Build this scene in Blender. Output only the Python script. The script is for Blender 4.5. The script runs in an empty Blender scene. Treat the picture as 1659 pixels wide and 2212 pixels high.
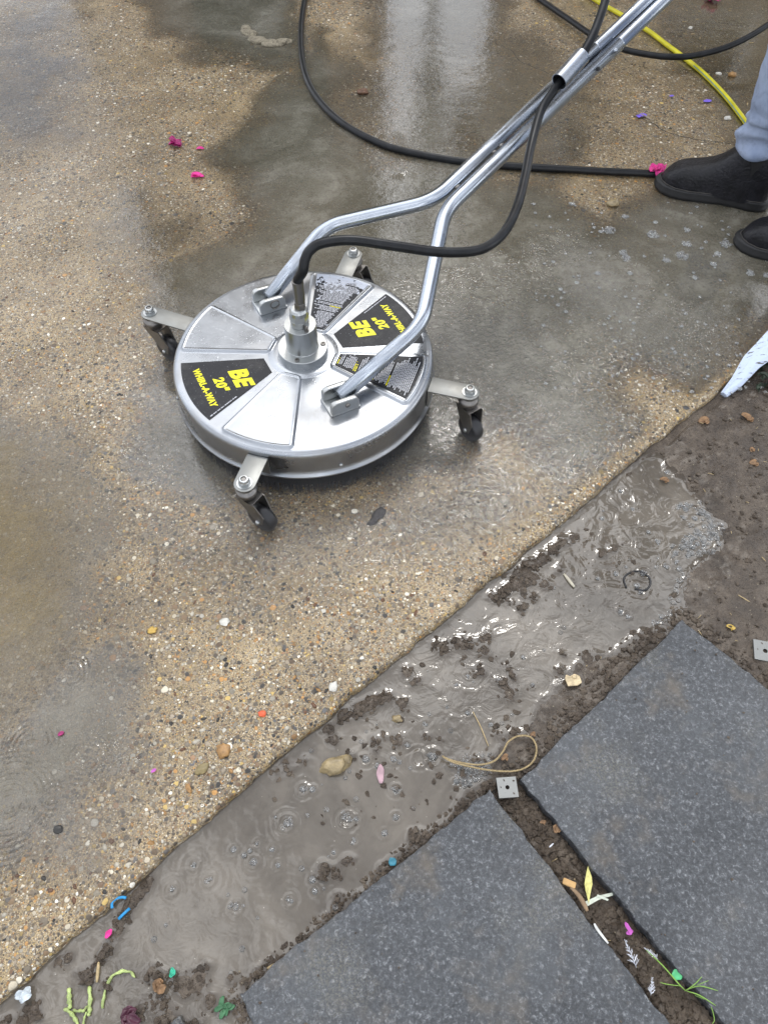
import bpy, bmesh, math, random
import numpy as np
from mathutils import Vector, Matrix, noise as mnoise
R = math.radians
random.seed(7); rng = np.random.default_rng(7)
scene = bpy.context.scene
col = scene.collection

# ------------------------------------------------------------------ camera
FPX, CX, CY, PITCH, CH = 1617.5, 829.5, 1106.0, R(55.82), 1.214
cam = bpy.data.cameras.new("camera"); camo = bpy.data.objects.new("camera", cam); col.objects.link(camo)
camo.location = (0, 0, CH); camo.rotation_euler = (math.pi/2-PITCH, 0, 0)
cam.sensor_fit = 'VERTICAL'; cam.sensor_height = 24; cam.lens = FPX/2212*24; cam.clip_start = .02; cam.clip_end = 500
scene.camera = camo
FW = Vector((0, math.cos(PITCH), -math.sin(PITCH))); UP = Vector((0, math.sin(PITCH), math.cos(PITCH)))
def G(x, y, z=0.0):
    "point at height z seen at photo position (x, y) of a 1659 x 2212 picture"
    d = FW + Vector((1, 0, 0))*((x-CX)/FPX) - UP*((y-CY)/FPX)
    return Vector((0, 0, CH)) + d*((z-CH)/d.z)

# ------------------------------------------------------------------ sky, sun, exposure
SUN_EL, SUN_AZ = R(50.5), R(6)          # azimuth from +Y towards +X
w = bpy.data.worlds.new("World"); scene.world = w; w.use_nodes = True
wn, wl = w.node_tree.nodes, w.node_tree.links
bg = wn["Background"]; bg.inputs[1].default_value = .1
sky = wn.new('ShaderNodeTexSky'); sky.sky_type = 'NISHITA'; sky.sun_disc = False
sky.sun_elevation = SUN_EL; sky.sun_rotation = SUN_AZ; sky.dust_density = 2.0
tc = wn.new('ShaderNodeTexCoord'); mp = wn.new('ShaderNodeMapping'); mp.inputs['Scale'].default_value = (1, 1, 2.2)
nz = wn.new('ShaderNodeTexNoise'); nz.inputs['Scale'].default_value = 2.1; nz.inputs['Detail'].default_value = 6; nz.inputs['Roughness'].default_value = .55
cr = wn.new('ShaderNodeValToRGB'); cr.color_ramp.elements[0].position = .36; cr.color_ramp.elements[1].position = .56
cr.color_ramp.elements[0].color = (.22, .22, .22, 1)
cc = wn.new('ShaderNodeMixRGB'); cc.inputs[2].default_value = (9.0, 9.4, 10.2, 1)
wl.new(tc.outputs['Generated'], mp.inputs[0]); wl.new(mp.outputs[0], nz.inputs['Vector']); wl.new(nz.outputs['Fac'], cr.inputs[0])
wl.new(cr.outputs[0], cc.inputs[0]); wl.new(sky.outputs[0], cc.inputs[1]); 
sd = Vector((math.sin(SUN_AZ)*math.cos(SUN_EL), math.cos(SUN_AZ)*math.cos(SUN_EL), math.sin(SUN_EL)))
def wm(op, a, b):
    m_ = wn.new('ShaderNodeMath'); m_.operation = op
    for i_, v_ in ((0, a), (1, b)):
        if isinstance(v_, (int, float)): m_.inputs[i_].default_value = v_
        else: wl.new(v_, m_.inputs[i_])
    return m_.outputs[0]
# thin cloud glowing round the hidden sun
gv = wn.new('ShaderNodeVectorMath'); gv.operation = 'NORMALIZE'; wl.new(tc.outputs['Generated'], gv.inputs[0])
gd = wn.new('ShaderNodeVectorMath'); gd.operation = 'DOT_PRODUCT'; wl.new(gv.outputs[0], gd.inputs[0]); gd.inputs[1].default_value = sd
gl_ = wm('MULTIPLY', wm('POWER', wm('MAXIMUM', gd.outputs['Value'], 0.0), 11.0), 24.0)
gl_ = wm('MULTIPLY', gl_, wm('ADD', wm('MULTIPLY', cr.outputs[0], .75), .3))
ga = wn.new('ShaderNodeMixRGB'); ga.blend_type = 'ADD'; ga.inputs[0].default_value = 1
hz_ = wn.new('ShaderNodeTexNoise'); hz_.inputs['Scale'].default_value = 3.4; hz_.inputs['Detail'].default_value = 5; wl.new(mp.outputs[0], hz_.inputs['Vector'])
hr_ = wn.new('ShaderNodeValToRGB'); hr_.color_ramp.elements[0].position = .50; hr_.color_ramp.elements[1].position = .64; wl.new(hz_.outputs['Fac'], hr_.inputs[0])
gl_ = wm('ADD', gl_, wm('MULTIPLY', hr_.outputs[0], 19.0))
gc = wn.new('ShaderNodeCombineColor'); [wl.new(gl_, gc.inputs[k]) for k in range(3)]
wl.new(cc.outputs[0], ga.inputs[1]); wl.new(gc.outputs[0], ga.inputs[2]); wl.new(ga.outputs[0], bg.inputs[0])
sl = bpy.data.lights.new("sun", 'SUN'); slo = bpy.data.objects.new("sun", sl); col.objects.link(slo)
sl.energy = .5; sl.angle = R(9); sl.color = (1, .96, .9)
sd = Vector((math.sin(SUN_AZ)*math.cos(SUN_EL), math.cos(SUN_AZ)*math.cos(SUN_EL), math.sin(SUN_EL)))
slo.rotation_euler = sd.to_track_quat('Z', 'Y').to_euler(); slo.location = sd*20
scene.view_settings.view_transform = 'Standard'; scene.view_settings.look = 'None'; scene.view_settings.gamma = 1
scene.view_settings.exposure = 0.27

# ------------------------------------------------------------------ material kit
def srgb(r, g, b):
    return tuple((c/12.92 if c <= .04045 else ((c+.055)/1.055)**2.4) for c in (r/255, g/255, b/255))+(1,)
class Mat:
    def __init__(s, name):
        s.m = bpy.data.materials.new(name); s.m.use_nodes = True; s.t = s.m.node_tree; s.t.nodes.clear()
        s.out = s.t.nodes.new('ShaderNodeOutputMaterial')
        s.tc = s.t.nodes.new('ShaderNodeTexCoord'); s.co = s.tc.outputs['Object']
    def put(s, node, key, v):
        inp = node.inputs[key]
        if isinstance(v, bpy.types.NodeSocket): s.t.links.new(v, inp)
        elif v is not None: inp.default_value = v
    def n(s, typ, ins=None, **attrs):
        nd = s.t.nodes.new('ShaderNode'+typ)
        for k, v in attrs.items(): setattr(nd, k, v)
        for k, v in (ins or {}).items(): s.put(nd, k, v)
        return nd
    def noise(s, scale, detail=3, rough=.5, co=None, dist=0):
        return s.n('TexNoise', {'Vector': co or s.co, 'Scale': scale, 'Detail': detail, 'Roughness': rough, 'Distortion': dist}).outputs['Fac']
    def noisec(s, scale, detail=2, co=None):
        return s.n('TexNoise', {'Vector': co or s.co, 'Scale': scale, 'Detail': detail}).outputs['Color']
    def vor(s, scale, feature='F1', rnd=1.0, co=None):
        return s.n('TexVoronoi', {'Vector': co or s.co, 'Scale': scale, 'Randomness': rnd}, feature=feature)
    def ramp(s, fac, stops, interp='LINEAR'):
        r = s.n('ValToRGB', {0: fac}); cr = r.color_ramp; cr.interpolation = interp
        while len(cr.elements) < len(stops): cr.elements.new(.5)
        for e, (p, c) in zip(cr.elements, stops):
            e.position = p; e.color = c if isinstance(c, tuple) else (c, c, c, 1)
        return r.outputs[0]
    def mix(s, fac, a, b, mode='MIX'):
        return s.n('MixRGB', {0: fac, 1: a, 2: b}, blend_type=mode).outputs[0]
    def math(s, op, a, b=None, clamp=False):
        return s.n('Math', {0: a, 1: b}, operation=op, use_clamp=clamp).outputs[0]
    def attr(s, name): return s.n('Attribute', attribute_name=name).outputs['Fac']
    def bump(s, h, strength=.5, dist=.001, normal=None):
        return s.n('Bump', {'Height': h, 'Strength': strength, 'Distance': dist, 'Normal': normal}).outputs[0]
    def bsdf(s, **k):
        return s.n('BsdfPrincipled', {a.replace('_', ' '): b for a, b in k.items()})
    def rings(s, lst):
        tot = None
        for cx_, cy_, r0, wl_, wd, amp in lst:
            d = s.n('VectorMath', {0: s.co, 1: (cx_, cy_, 0)}, operation='DISTANCE').outputs['Value']
            e = s.math('SUBTRACT', d, r0); g = s.math('EXPONENT', s.math('MULTIPLY', s.math('MULTIPLY', e, e), -1/(wd*wd)))
            h = s.math('MULTIPLY', s.math('MULTIPLY', s.math('SINE', s.math('MULTIPLY', e, 6.2832/wl_)), g), amp)
            tot = h if tot is None else s.math('ADD', tot, h)
        return tot
    def fin(s, sh):
        s.t.links.new(sh.outputs[0] if hasattr(sh, 'outputs') else sh, s.out.inputs[0]); return s.m
def plain(name, c, rough=.5, metal=0, var=.25, vs=60, bump=.2, bd=.0005, coat=0, sub=0, spec=.5):
    m = Mat(name); v = m.noise(vs, 4)
    lo = tuple(x*(1-var) for x in c[:3])+(1,); hi = tuple(min(1, x*(1+var)) for x in c[:3])+(1,)
    cc = m.ramp(v, [(.3, lo), (.7, hi)])
    b = m.bsdf(Base_Color=cc, Roughness=rough, Metallic=metal, Normal=m.bump(m.noise(vs*6, 3), bump, bd), Coat_Weight=coat, Coat_Roughness=.08, Specular_IOR_Level=spec)
    if sub: b.inputs['Subsurface Weight'].default_value = sub; b.inputs['Subsurface Radius'].default_value = (.004, .002, .002)
    return m.fin(b)

WL = -.017; Q0 = (0, 0)
def mat_concrete():
    m = Mat("wet exposed aggregate concrete")
    warp = m.n('VectorMath', {0: m.co, 1: m.n('VectorMath', {0: m.n('VectorMath', {0: m.noisec(90), 1: (.5, .5, .5)}, operation='SUBTRACT').outputs[0], 'Scale': .006}, operation='SCALE').outputs[0]}, operation='ADD').outputs[0]
    big = m.noise(2.3, 5, .6)
    mort = m.ramp(m.noise(7, 6, .65), [(.3, (.18, .128, .064, 1)), (.5, (.31, .235, .13, 1)), (.7, (.43, .335, .2, 1))])
    grit = m.ramp(m.noise(520, 2, .7), [(.36, .42), (.52, 1.0), (.66, 1.75)])
    c = m.mix(1, mort, grit, 'MULTIPLY')
    stone = [(.0, (.03, .026, .022, 1)), (.1, (.11, .085, .06, 1)), (.22, (.2, .165, .12, 1)), (.36, (.15, .095, .05, 1)), (.46, (.36, .32, .25, 1)),
             (.58, (.36, .19, .055, 1)), (.66, (.24, .2, .15, 1)), (.76, (.52, .48, .4, 1)), (.84, (.22, .13, .07, 1)), (.89, (.42, .3, .1, 1)), (.93, (.08, .08, .085, 1)), (.97, (.7, .68, .62, 1))]
    expo = m.ramp(m.noise(3.1, 6, .62), [(.34, .35), (.62, 1.0)])
    h = m.noise(300, 3)
    for sc, thr, dens, k in ((430, .5, .85, .3), (250, .47, .85, .7), (150, .45, .7, 1.1), (92, .42, .45, 1.6), (52, .34, .12, 2.0)):
        v = m.vor(sc, co=warp); rnd = m.n('SeparateColor', {0: v.outputs['Color']})
        inside = m.ramp(v.outputs['Distance'], [(thr-.07, 1.0), (thr, 0.0)])
        pick = m.math('LESS_THAN', rnd.outputs[1], m.math('MULTIPLY', expo, dens))
        mask = m.math('MULTIPLY', inside, pick)
        sc_col = m.ramp(rnd.outputs[0], stone, 'CONSTANT')
        sc_col = m.mix(.8, sc_col, m.ramp(rnd.outputs[2], [(0, .45), (1, 1.6)]), 'MULTIPLY')
        rim = m.math('MULTIPLY', m.ramp(v.outputs['Distance'], [(thr-.16, 0.0), (thr-.05, 1.0), (thr+.1, 0.0)]), pick)
        c = m.mix(m.math('MULTIPLY', rim, .65), c, (.045, .034, .022, 1))
        c = m.mix(mask, c, sc_col)
        dome = m.math('MULTIPLY', mask, m.ramp(v.outputs['Distance'], [(0, 1.0), (thr, .2)]))
        h = m.math('ADD', h, m.math('MULTIPLY', dome, k))
    c = m.mix(1, c, m.ramp(big, [(.3, (.72, .68, .6, 1)), (.65, (1.12, 1.1, 1.05, 1))]), 'MULTIPLY')
    # clay/silt stains
    c = m.mix(m.ramp(m.noise(1.7, 5, .6), [(.5, 0.0), (.72, .45)]), c, (.2, .14, .07, 1))
    nrm = m.bump(h, .55, .0016)
    film = m.bump(m.math('ADD', m.noise(46, 3), m.math('MULTIPLY', h, .12)), .3, .002)
    rough = m.ramp(m.noise(5, 5), [(.35, .3), (.65, .55)])
    b = m.bsdf(Base_Color=c, Roughness=rough, Normal=nrm, Coat_Weight=.55, Coat_Roughness=.22, Coat_Normal=film, Coat_IOR=1.33)
    return m.fin(b)

def mat_puddle():
    "thin silty water over the slab: opacity and ripple strength are measured depths stored on the mesh"
    m = Mat("thin silty water film")
    op = m.attr('silt'); rp = m.attr('ripple'); tint = m.attr('tint')
    brk = m.ramp(m.noise(26, 5, .65), [(.3, .72), (.62, 1.1)])
    brk2 = m.ramp(m.noise(170, 4, .7), [(.35, .72), (.6, 1.03)])
    a = m.math('MULTIPLY', m.math('MULTIPLY', op, brk), brk2, True)
    a = m.math('MULTIPLY', a, m.ramp(m.noise(7, 6, .7, dist=.8), [(.34, .74), (.55, 1.0)]))
    cl = m.ramp(m.noise(3.2, 7, .65, dist=1.4), [(.32, (.105, .096, .07, 1)), (.5, (.165, .152, .118, 1)), (.66, (.25, .232, .19, 1))])
    cbr = m.ramp(m.noise(6, 5, .6), [(.3, (.1, .066, .012, 1)), (.65, (.2, .137, .036, 1))])
    base = m.mix(tint, cl, cbr)
    dk_ = m.ramp(m.noise(75, 4, .8), [(.66, 0.0), (.7, .7)]); base = m.mix(dk_, base, (.05, .042, .03, 1)); spk = m.vor(150); base = m.mix(m.math('MULTIPLY', m.math('LESS_THAN', spk.outputs['Distance'], .13), m.math('GREATER_THAN', m.n('SeparateColor', {0: spk.outputs['Color']}).outputs[0], .8)), base, (.34, .31, .25, 1))
    chop = m.math('MULTIPLY', m.noise(62, 4, .6, dist=1.6), m.math('MULTIPLY', rp, 1.7))
    calm = m.math('MULTIPLY', m.noise(16, 2), .25)
    RG = []
    for px, py, r0, wd, amp in ((70, 1610, .026, .018, .5), (75, 1608, .008, .008, .5), (20, 1735, .062, .02, .6), (20, 1735, .02, .012, .3), (118, 1722, .016, .014, .5), (190, 1640, .03, .014, .3), (155, 1450, .022, .016, .45), (255, 1290, .012, .01, .3), (840, 300, .025, .016, .35), (875, 385, .022, .014, .35), (1210, 690, .02, .02, .5), (1170, 720, .03, .02, .4), (1260, 640, .025, .02, .4), (1190, 590, .02, .014, .3)):
        gq = G(px, py); RG.append((gq.x, gq.y, r0, .0088, wd, amp))
    calm = m.math('ADD', calm, m.math('MULTIPLY', m.rings(RG), m.ramp(m.noise(19, 3, .6), [(.4, .0), (.66, .42)])))
    nrm = m.bump(m.math('ADD', chop, calm), 1.0, .0035)
    dif = m.n('BsdfDiffuse', {'Color': base}); tr = m.n('BsdfTransparent')
    body = m.n('MixShader', {0: a, 1: tr.outputs[0], 2: dif.outputs[0]})
    gl = m.n('BsdfGlossy', {'Color': (1, 1, 1, 1), 'Roughness': .03, 'Normal': nrm})
    fr = m.n('Fresnel', {'IOR': 1.6, 'Normal': nrm})
    cover = m.ramp(op, [(0.02, 0.0), (.22, 1.0)])
    fac = m.math('MULTIPLY', fr.outputs[0], cover)
    return m.fin(m.n('MixShader', {0: fac, 1: body.outputs[0], 2: gl.outputs[0]}))

def mat_mudwater():
    m = Mat("muddy puddle water")
    c = m.ramp(m.noise(5.5, 6, .62, dist=.6), [(.3, (.07, .058, .044, 1)), (.5, (.115, .098, .077, 1)), (.68, (.185, .16, .128, 1))])
    c = m.mix(m.ramp(m.noise(30, 4), [(.52, 0.0), (.7, .35)]), c, (.075, .062, .048, 1))
    c = m.mix(m.attr('shallow'), c, (.07, .056, .042, 1))
    sc = m.vor(120); c = m.mix(m.math('MULTIPLY', m.math('LESS_THAN', sc.outputs['Distance'], .1), m.math('GREATER_THAN', m.n('SeparateColor', {0: sc.outputs['Color']}).outputs[0], .86)), c, (.33, .3, .25, 1))
    rp = m.attr('ripple'); RG = []
    for px, py, sz in ((620, 1778, 2.2), (655, 1705, 1.6), (750, 1770, 2.2), (855, 1705, 1.4), (790, 1640, 1.5), (548, 1862, 1.3), (452, 1900, 1.4), (420, 1868, 1.3), (372, 1922, 1.3), (625, 1945, 1.2), (935, 1635, 2.4), (905, 1640, 2.0), (980, 1560, 1.6), (880, 1460, 1.6), (1390, 1240, 1.8), (850, 1640, 1.3), (770, 1765, 1.0), (1010, 1540, 1.3)):
        gq = G(px, py, WL); RG.append((gq.x, gq.y, .004+.004*sz, .0075, .004+.0035*sz, .35))
    rg = m.math('MULTIPLY', m.rings(RG), m.ramp(m.noise(40, 2), [(.35, .2), (.6, 1.0)]))
    hh = m.math('ADD', m.math('MULTIPLY', m.noise(27, 3, .5, dist=1.2), m.math('MULTIPLY', rp, .95)), m.math('ADD', m.math('MULTIPLY', m.noise(13, 3), .9), rg))
    b = m.bsdf(Base_Color=c, Roughness=.06, IOR=1.6, Specular_IOR_Level=.5, Normal=m.bump(hh, 1.0, .004))
    return m.fin(b)

def mat_mud(name="wet mud", wet=.8):
    m = Mat(name)
    c = m.ramp(m.noise(16, 8, .7), [(.28, (.04, .028, .018, 1)), (.5, (.095, .07, .048, 1)), (.72, (.19, .15, .11, 1))])
    gr = m.vor(210); rr = m.n('SeparateColor', {0: gr.outputs['Color']})
    c = m.mix(m.math('MULTIPLY', m.math('LESS_THAN', gr.outputs['Distance'], .28), m.math('GREATER_THAN', rr.outputs[0], .86)), c, m.ramp(rr.outputs[1], [(0, (.3, .25, .17, 1)), (.5, (.12, .09, .06, 1)), (1, (.02, .015, .012, 1))]))
    h = m.math('ADD', m.noise(120, 6, .7), m.math('MULTIPLY', m.ramp(gr.outputs['Distance'], [(0, 1.0), (.5, 0.0)]), .4))
    b = m.bsdf(Base_Color=c, Roughness=m.ramp(m.noise(18, 4), [(.35, .38), (.6, .7)]), Normal=m.bump(h, 1.0, .008), Coat_Weight=wet*.45, Coat_Roughness=.3)
    return m.fin(b)

def mat_granite():
    m = Mat("wet flamed dark granite")
    f1 = m.noise(175, 5, .72, dist=.5); f2 = m.noise(420, 3, .7)
    c = m.ramp(f1, [(.34, (.012, .014, .017, 1)), (.48, (.032, .036, .042, 1)), (.57, (.066, .072, .08, 1)), (.68, (.22, .23, .24, 1))])
    c = m.mix(.7, c, m.ramp(f2, [(.35, .5), (.65, 1.5)]), 'MULTIPLY')
    c = m.mix(m.ramp(m.noise(11, 7, .72), [(.54, 0.0), (.72, .65)]), c, (.12, .095, .065, 1))
    c = m.mix(m.math('MULTIPLY', m.ramp(m.noise(4.2, 5, .6), [(.55, 0.0), (.72, .6)]), m.ramp(f2, [(.45, 0.0), (.6, 1.0)])), c, (.24, .205, .12, 1))
    c = m.mix(m.ramp(m.noise(7, 4, .6), [(.5, 0.0), (.75, .5)]), c, (.05, .06, .07, 1))
    c = m.mix(m.ramp(m.noise(35, 4, .7), [(.7, 0.0), (.76, .9)]), c, (.02, .018, .015, 1))
    h = m.math('ADD', m.noise(95, 4, .6), m.math('MULTIPLY', f1, .8))
    b = m.bsdf(Base_Color=c, Roughness=.42, Normal=m.bump(h, .8, .0035), Coat_Weight=m.ramp(m.noise(3.5, 5, .6), [(.38, .35), (.6, 1.0)]), Coat_Roughness=.09, Coat_IOR=1.5, Coat_Normal=m.bump(m.noise(125, 5, .62), 1.0, .0055))
    return m.fin(b)

def mat_steel(name="brushed stainless steel", base=(.39, .41, .44), rough=(.24, .33), spots=.6, bumpd=.0004, streak=None):
    m = Mat(name)
    st = m.noise(14, 5, .6)
    c = m.ramp(st, [(.3, tuple(x*.86 for x in base)+(1,)), (.7, tuple(base)+(1,))])
    sp = m.ramp(m.noise(230, 4, .8), [(.69, 0.0), (.73, 1.0)])
    c = m.mix(m.math('MULTIPLY', sp, spots), c, (.1, .085, .07, 1))
    gm_ = m.ramp(m.noise(6, 7, .7, dist=.5), [(.5, 0.0), (.7, .4)]); c = m.mix(gm_, c, (.3, .27, .23, 1))
    dr = m.vor(260); drp = m.math('MULTIPLY', m.ramp(dr.outputs['Distance'], [(0, 1.0), (.32, 0.0)]), m.math('GREATER_THAN', m.n('SeparateColor', {0: dr.outputs['Color']}).outputs[0], .78))
    h = m.math('ADD', m.math('MULTIPLY', m.noise(60, 5, .6), .5), drp)
    r = m.ramp(m.noise(11, 4, .6), [(.35, rough[0]), (.65, rough[1])])
    r = m.math('ADD', m.math('ADD', r, m.math('MULTIPLY', sp, .3)), m.math('MULTIPLY', gm_, .3))
    b = m.bsdf(Base_Color=c, Metallic=1.0, Roughness=r, Normal=m.bump(h, .5, bumpd))
    return m.fin(b)

def mat_fabric():
    m = Mat("pale blue denim")
    c = m.ramp(m.noise(9, 6, .65), [(.3, (.22, .28, .42, 1)), (.7, (.4, .47, .62, 1))])
    c = m.mix(m.ramp(m.noise(22, 5, .7), [(.52, 0.0), (.7, .5)]), c, (.09, .1, .14, 1))
    tw = m.n('TexWave', {'Vector': m.co, 'Scale': 350.0, 'Distortion': 1.0})
    return m.fin(m.bsdf(Base_Color=c, Roughness=.85, Normal=m.bump(m.math('ADD', m.noise(28, 4), m.math('MULTIPLY', tw.outputs['Fac'], .15)), .6, .003)))

def mat_sticker(name, wear, peel=False, axis=0.0):
    m = Mat(name)
    c = (.012, .013, .017, 1)
    sc = m.ramp(m.noise(240, 4, .75), [(.64, 0.0), (.69, 1.0)])
    c = m.mix(m.math('MULTIPLY', sc, wear), c, (.42, .44, .48, 1)); c = m.mix(m.ramp(m.noise(17, 6, .7), [(.5, 0.0), (.72, .25)]), c, (.16, .15, .135, 1))
    if peel:
        rad = m.n('VectorMath', {0: m.co}, operation='LENGTH').outputs['Value']
        edge = m.ramp(rad, [(.6, 0.0), (1.0, .0)])
        k = m.math('ADD', m.noise(55, 5, .65), m.math('MULTIPLY', m.attr('peel'), .34))
        c = m.mix(m.ramp(k, [(.63, 0.0), (.65, 1.0)]), c, (.5, .53, .6, 1))
    return m.fin(m.bsdf(Base_Color=c, Roughness=.45, Specular_IOR_Level=.3, Normal=m.bump(m.noise(300, 3), .3, .0004)))

def mat_foam():
    m = Mat("water bubble film")
    fr = m.n('LayerWeight', {'Blend': .35})
    rim = m.ramp(fr.outputs['Facing'], [(.1, .03), (.5, .2), (.85, .95)])  # edge-on film turns diffuse white, painting in the bubbles' bright ring highlights
    tr = m.n('BsdfTransparent'); di = m.n('BsdfDiffuse', {'Color': (.85, .85, .83, 1)})
    a = m.n('MixShader', {0: rim, 1: tr.outputs[0], 2: di.outputs[0]})
    gl = m.n('BsdfGlossy', {'Roughness': .02}); f = m.n('Fresnel', {'IOR': 1.33})
    return m.fin(m.n('MixShader', {0: f.outputs[0], 1: a.outputs[0], 2: gl.outputs[0]}))

def mat_brick():
    m = Mat("buff brick"); mp = m.n('Mapping', {'Vector': m.co}); mp.inputs['Rotation'].default_value = (R(90), 0, 0)
    b = m.n('TexBrick', {'Vector': mp.outputs[0], 'Color1': (.42, .34, .26, 1), 'Color2': (.33, .26, .2, 1), 'Mortar': (.42, .4, .37, 1), 'Scale': 1.0, 'Mortar Size': .008, 'Brick Width': .225, 'Row Height': .075})
    c = m.mix(.6, b.outputs['Color'], m.ramp(m.noise(3, 5), [(.3, .6), (.7, 1.2)]), 'MULTIPLY')
    return m.fin(m.bsdf(Base_Color=c, Roughness=.85, Normal=m.bump(b.outputs['Fac'], -.5, .004)))

M = dict(concrete=mat_concrete(), puddle=mat_puddle(), mudwater=mat_mudwater(), mud=mat_mud(), crumb=mat_mud("crumbly damp soil", .35), granite=mat_granite(),
    steel=mat_steel(), tube=mat_steel("satin steel tube", (.46, .5, .56), (.2, .3), .5, .0002), galv=mat_steel("dull galvanised steel", (.29, .295, .285), (.42, .55), .8),
    cast=mat_steel("machined aluminium", (.46, .475, .475), (.26, .4), .9), dirty=mat_steel("grimy dark steel", (.22, .21, .2), (.3, .5), 1.0),
    rubber=plain("black rubber", (.012, .012, .014, 1), .38, bump=.25), hose=plain("black rubber hose", (.009, .010, .012, 1), .34, var=.5, vs=40, bump=.2, spec=.3),
    yellow=plain("yellow hose vinyl", (.62, .56, .02, 1), .35, var=.18, vs=25), denim=mat_fabric(),
    boot=plain("black leather", (.010, .010, .013, 1), .38, var=.6, vs=26, bump=.7, bd=.003, spec=.35), sole=plain("black boot rubber", (.01, .01, .011, 1), .55),
    sticker=mat_sticker("black decal vinyl", .55), warn=mat_sticker("scuffed black decal vinyl", .9), peel=mat_sticker("peeling black decal vinyl", .7, True),
    ytext=plain("yellow decal ink", (.85, .78, .0, 1), .4, var=.05), wtext=plain("white decal ink", (.5, .51, .55, 1), .4, var=.2, vs=300),
    foam=mat_foam(), froth=plain('white froth', (.6, .61, .6, 1), .5), bristle=plain("black bristles", (.012, .012, .013, 1), .6), brick=mat_brick(),
    white=plain("white upvc", (.8, .82, .84, 1), .3, var=.05, vs=3), glass=plain("dark window glass", (.02, .025, .03, 1), .05, var=.1, bump=0), roof=plain("brown roof tile", (.07, .045, .035, 1), .8),
    skin=plain("skin", (.45, .27, .2, 1), .5, var=.1, sub=.1), jacket=plain("pale grey work shirt", (.42, .46, .52, 1), .8), hair=plain("brown hair", (.05, .03, .02, 1), .6))

# ------------------------------------------------------------------ object kit
ORIG = {}
def link(o, parent=None):
    col.objects.link(o)
    if parent is not None: o.parent = parent
    return o
def tag(o, label=None, cat=None, group=None, kind=None):
    if label: o['label'] = label
    if cat: o['category'] = cat
    if group: o['group'] = group
    if kind: o['kind'] = kind
    return o
def root(name, loc, label, cat, group=None):
    o = bpy.data.objects.new(name, None); o.empty_display_size = .05; link(o); o.location = loc; ORIG[o.name] = Vector(loc)
    return tag(o, label, cat, group)
def org(p):
    return ORIG.get(p.name, Vector((0, 0, 0))) if p is not None else Vector((0, 0, 0))
def obj(name, vf, mat, parent=None, smooth=True, base=None):
    "mesh from world-space (verts, faces); a top-level one gets its own base point"
    v, f = vf
    v = [Vector(p) for p in v]
    if parent is None:
        if base is None:
            base = Vector((sum(p.x for p in v)/len(v), sum(p.y for p in v)/len(v), min(p.z for p in v)))
        o0 = Vector(base)
    else: o0 = org(parent)
    me = bpy.data.meshes.new(name); me.from_pydata([p-o0 for p in v], [], f); me.materials.append(M[mat] if isinstance(mat, str) else mat)
    if smooth: me.shade_smooth()
    o = bpy.data.objects.new(name, me); link(o, parent)
    if parent is None: o.location = o0; ORIG[o.name] = o0
    else: ORIG[o.name] = o0
    return o
def sharp(o, ang=35):
    me = o.data; bm = bmesh.new(); bm.from_mesh(me)
    for e in bm.edges:
        if len(e.link_faces) == 2 and e.calc_face_angle(0) > R(ang): e.smooth = False
    bm.to_mesh(me); bm.free(); return o
def join(*parts):
    V, F = [], []
    for v, f in parts:
        n = len(V); V += list(v); F += [tuple(i+n for i in q) for q in f]
    return V, F
def crom(pts, n=8):
    P = [Vector(p) for p in pts]; P = [P[0]*2-P[1]]+P+[P[-1]*2-P[-2]]; out = []
    for i in range(1, len(P)-2):
        a, b, c, d = P[i-1:i+3]
        for k in range(n):
            t = k/n; out.append(.5*((2*b)+(c-a)*t+(2*a-5*b+4*c-d)*t*t+(3*b-a-3*c+d)*t**3))
    out.append(P[-2]); return out
def fillet(pts, rad, n=8):
    P = [Vector(p) for p in pts]; out = [P[0]]
    for i in range(1, len(P)-1):
        a, b, c = P[i-1], P[i], P[i+1]; u = (a-b).normalized(); v = (c-b).normalized()
        t = min(rad, (a-b).length*.45, (c-b).length*.45); p, q = b+u*t, b+v*t
        for k in range(n+1):
            s = k/n; out.append(p*(1-s)**2+b*2*s*(1-s)+q*s*s)
    out.append(P[-1]); return out
def tube(path, r, seg=14, caps=True, inner=0):
    P = [Vector(p) for p in path]; rr = r if callable(r) else (lambda t: r)
    V, F = [], []; t0 = (P[1]-P[0]).normalized(); nrm = t0.orthogonal().normalized(); n = len(P)
    for i, p in enumerate(P):
        t = (P[min(i+1, n-1)]-P[max(i-1, 0)]).normalized()
        nrm = (nrm-t*nrm.dot(t)).normalized(); b = t.cross(nrm); q = rr(i/(n-1))
        for k in range(seg):
            a = 2*math.pi*k/seg; V.append(p+(nrm*math.cos(a)+b*math.sin(a))*q)
    for i in range(n-1):
        for k in range(seg):
            F.append((i*seg+k, i*seg+(k+1) % seg, (i+1)*seg+(k+1) % seg, (i+1)*seg+k))
    if caps:
        F.append(tuple(range(seg-1, -1, -1))); F.append(tuple((n-1)*seg+k for k in range(seg)))
    return V, F
def lathe(c, prof, seg=48, rot=None, ang0=0):
    V, F = [], []; c = Vector(c)
    for r, z in prof:
        for k in range(seg):
            a = ang0+2*math.pi*k/seg; p = Vector((r*math.cos(a), r*math.sin(a), z))
            V.append(c+(rot @ p if rot else p))
    n = len(prof)
    for i in range(n-1):
        for k in range(seg): F.append((i*seg+k, i*seg+(k+1) % seg, (i+1)*seg+(k+1) % seg, (i+1)*seg+k))
    F.append(tuple(range(seg-1, -1, -1))); F.append(tuple((n-1)*seg+k for k in range(seg)))
    return V, F
def frame(loc, ang=0, tilt=0, roll=0):
    return Matrix.Translation(Vector(loc)) @ Matrix.Rotation(ang, 4, 'Z') @ Matrix.Rotation(tilt, 4, 'Y') @ Matrix.Rotation(roll, 4, 'X')
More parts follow.
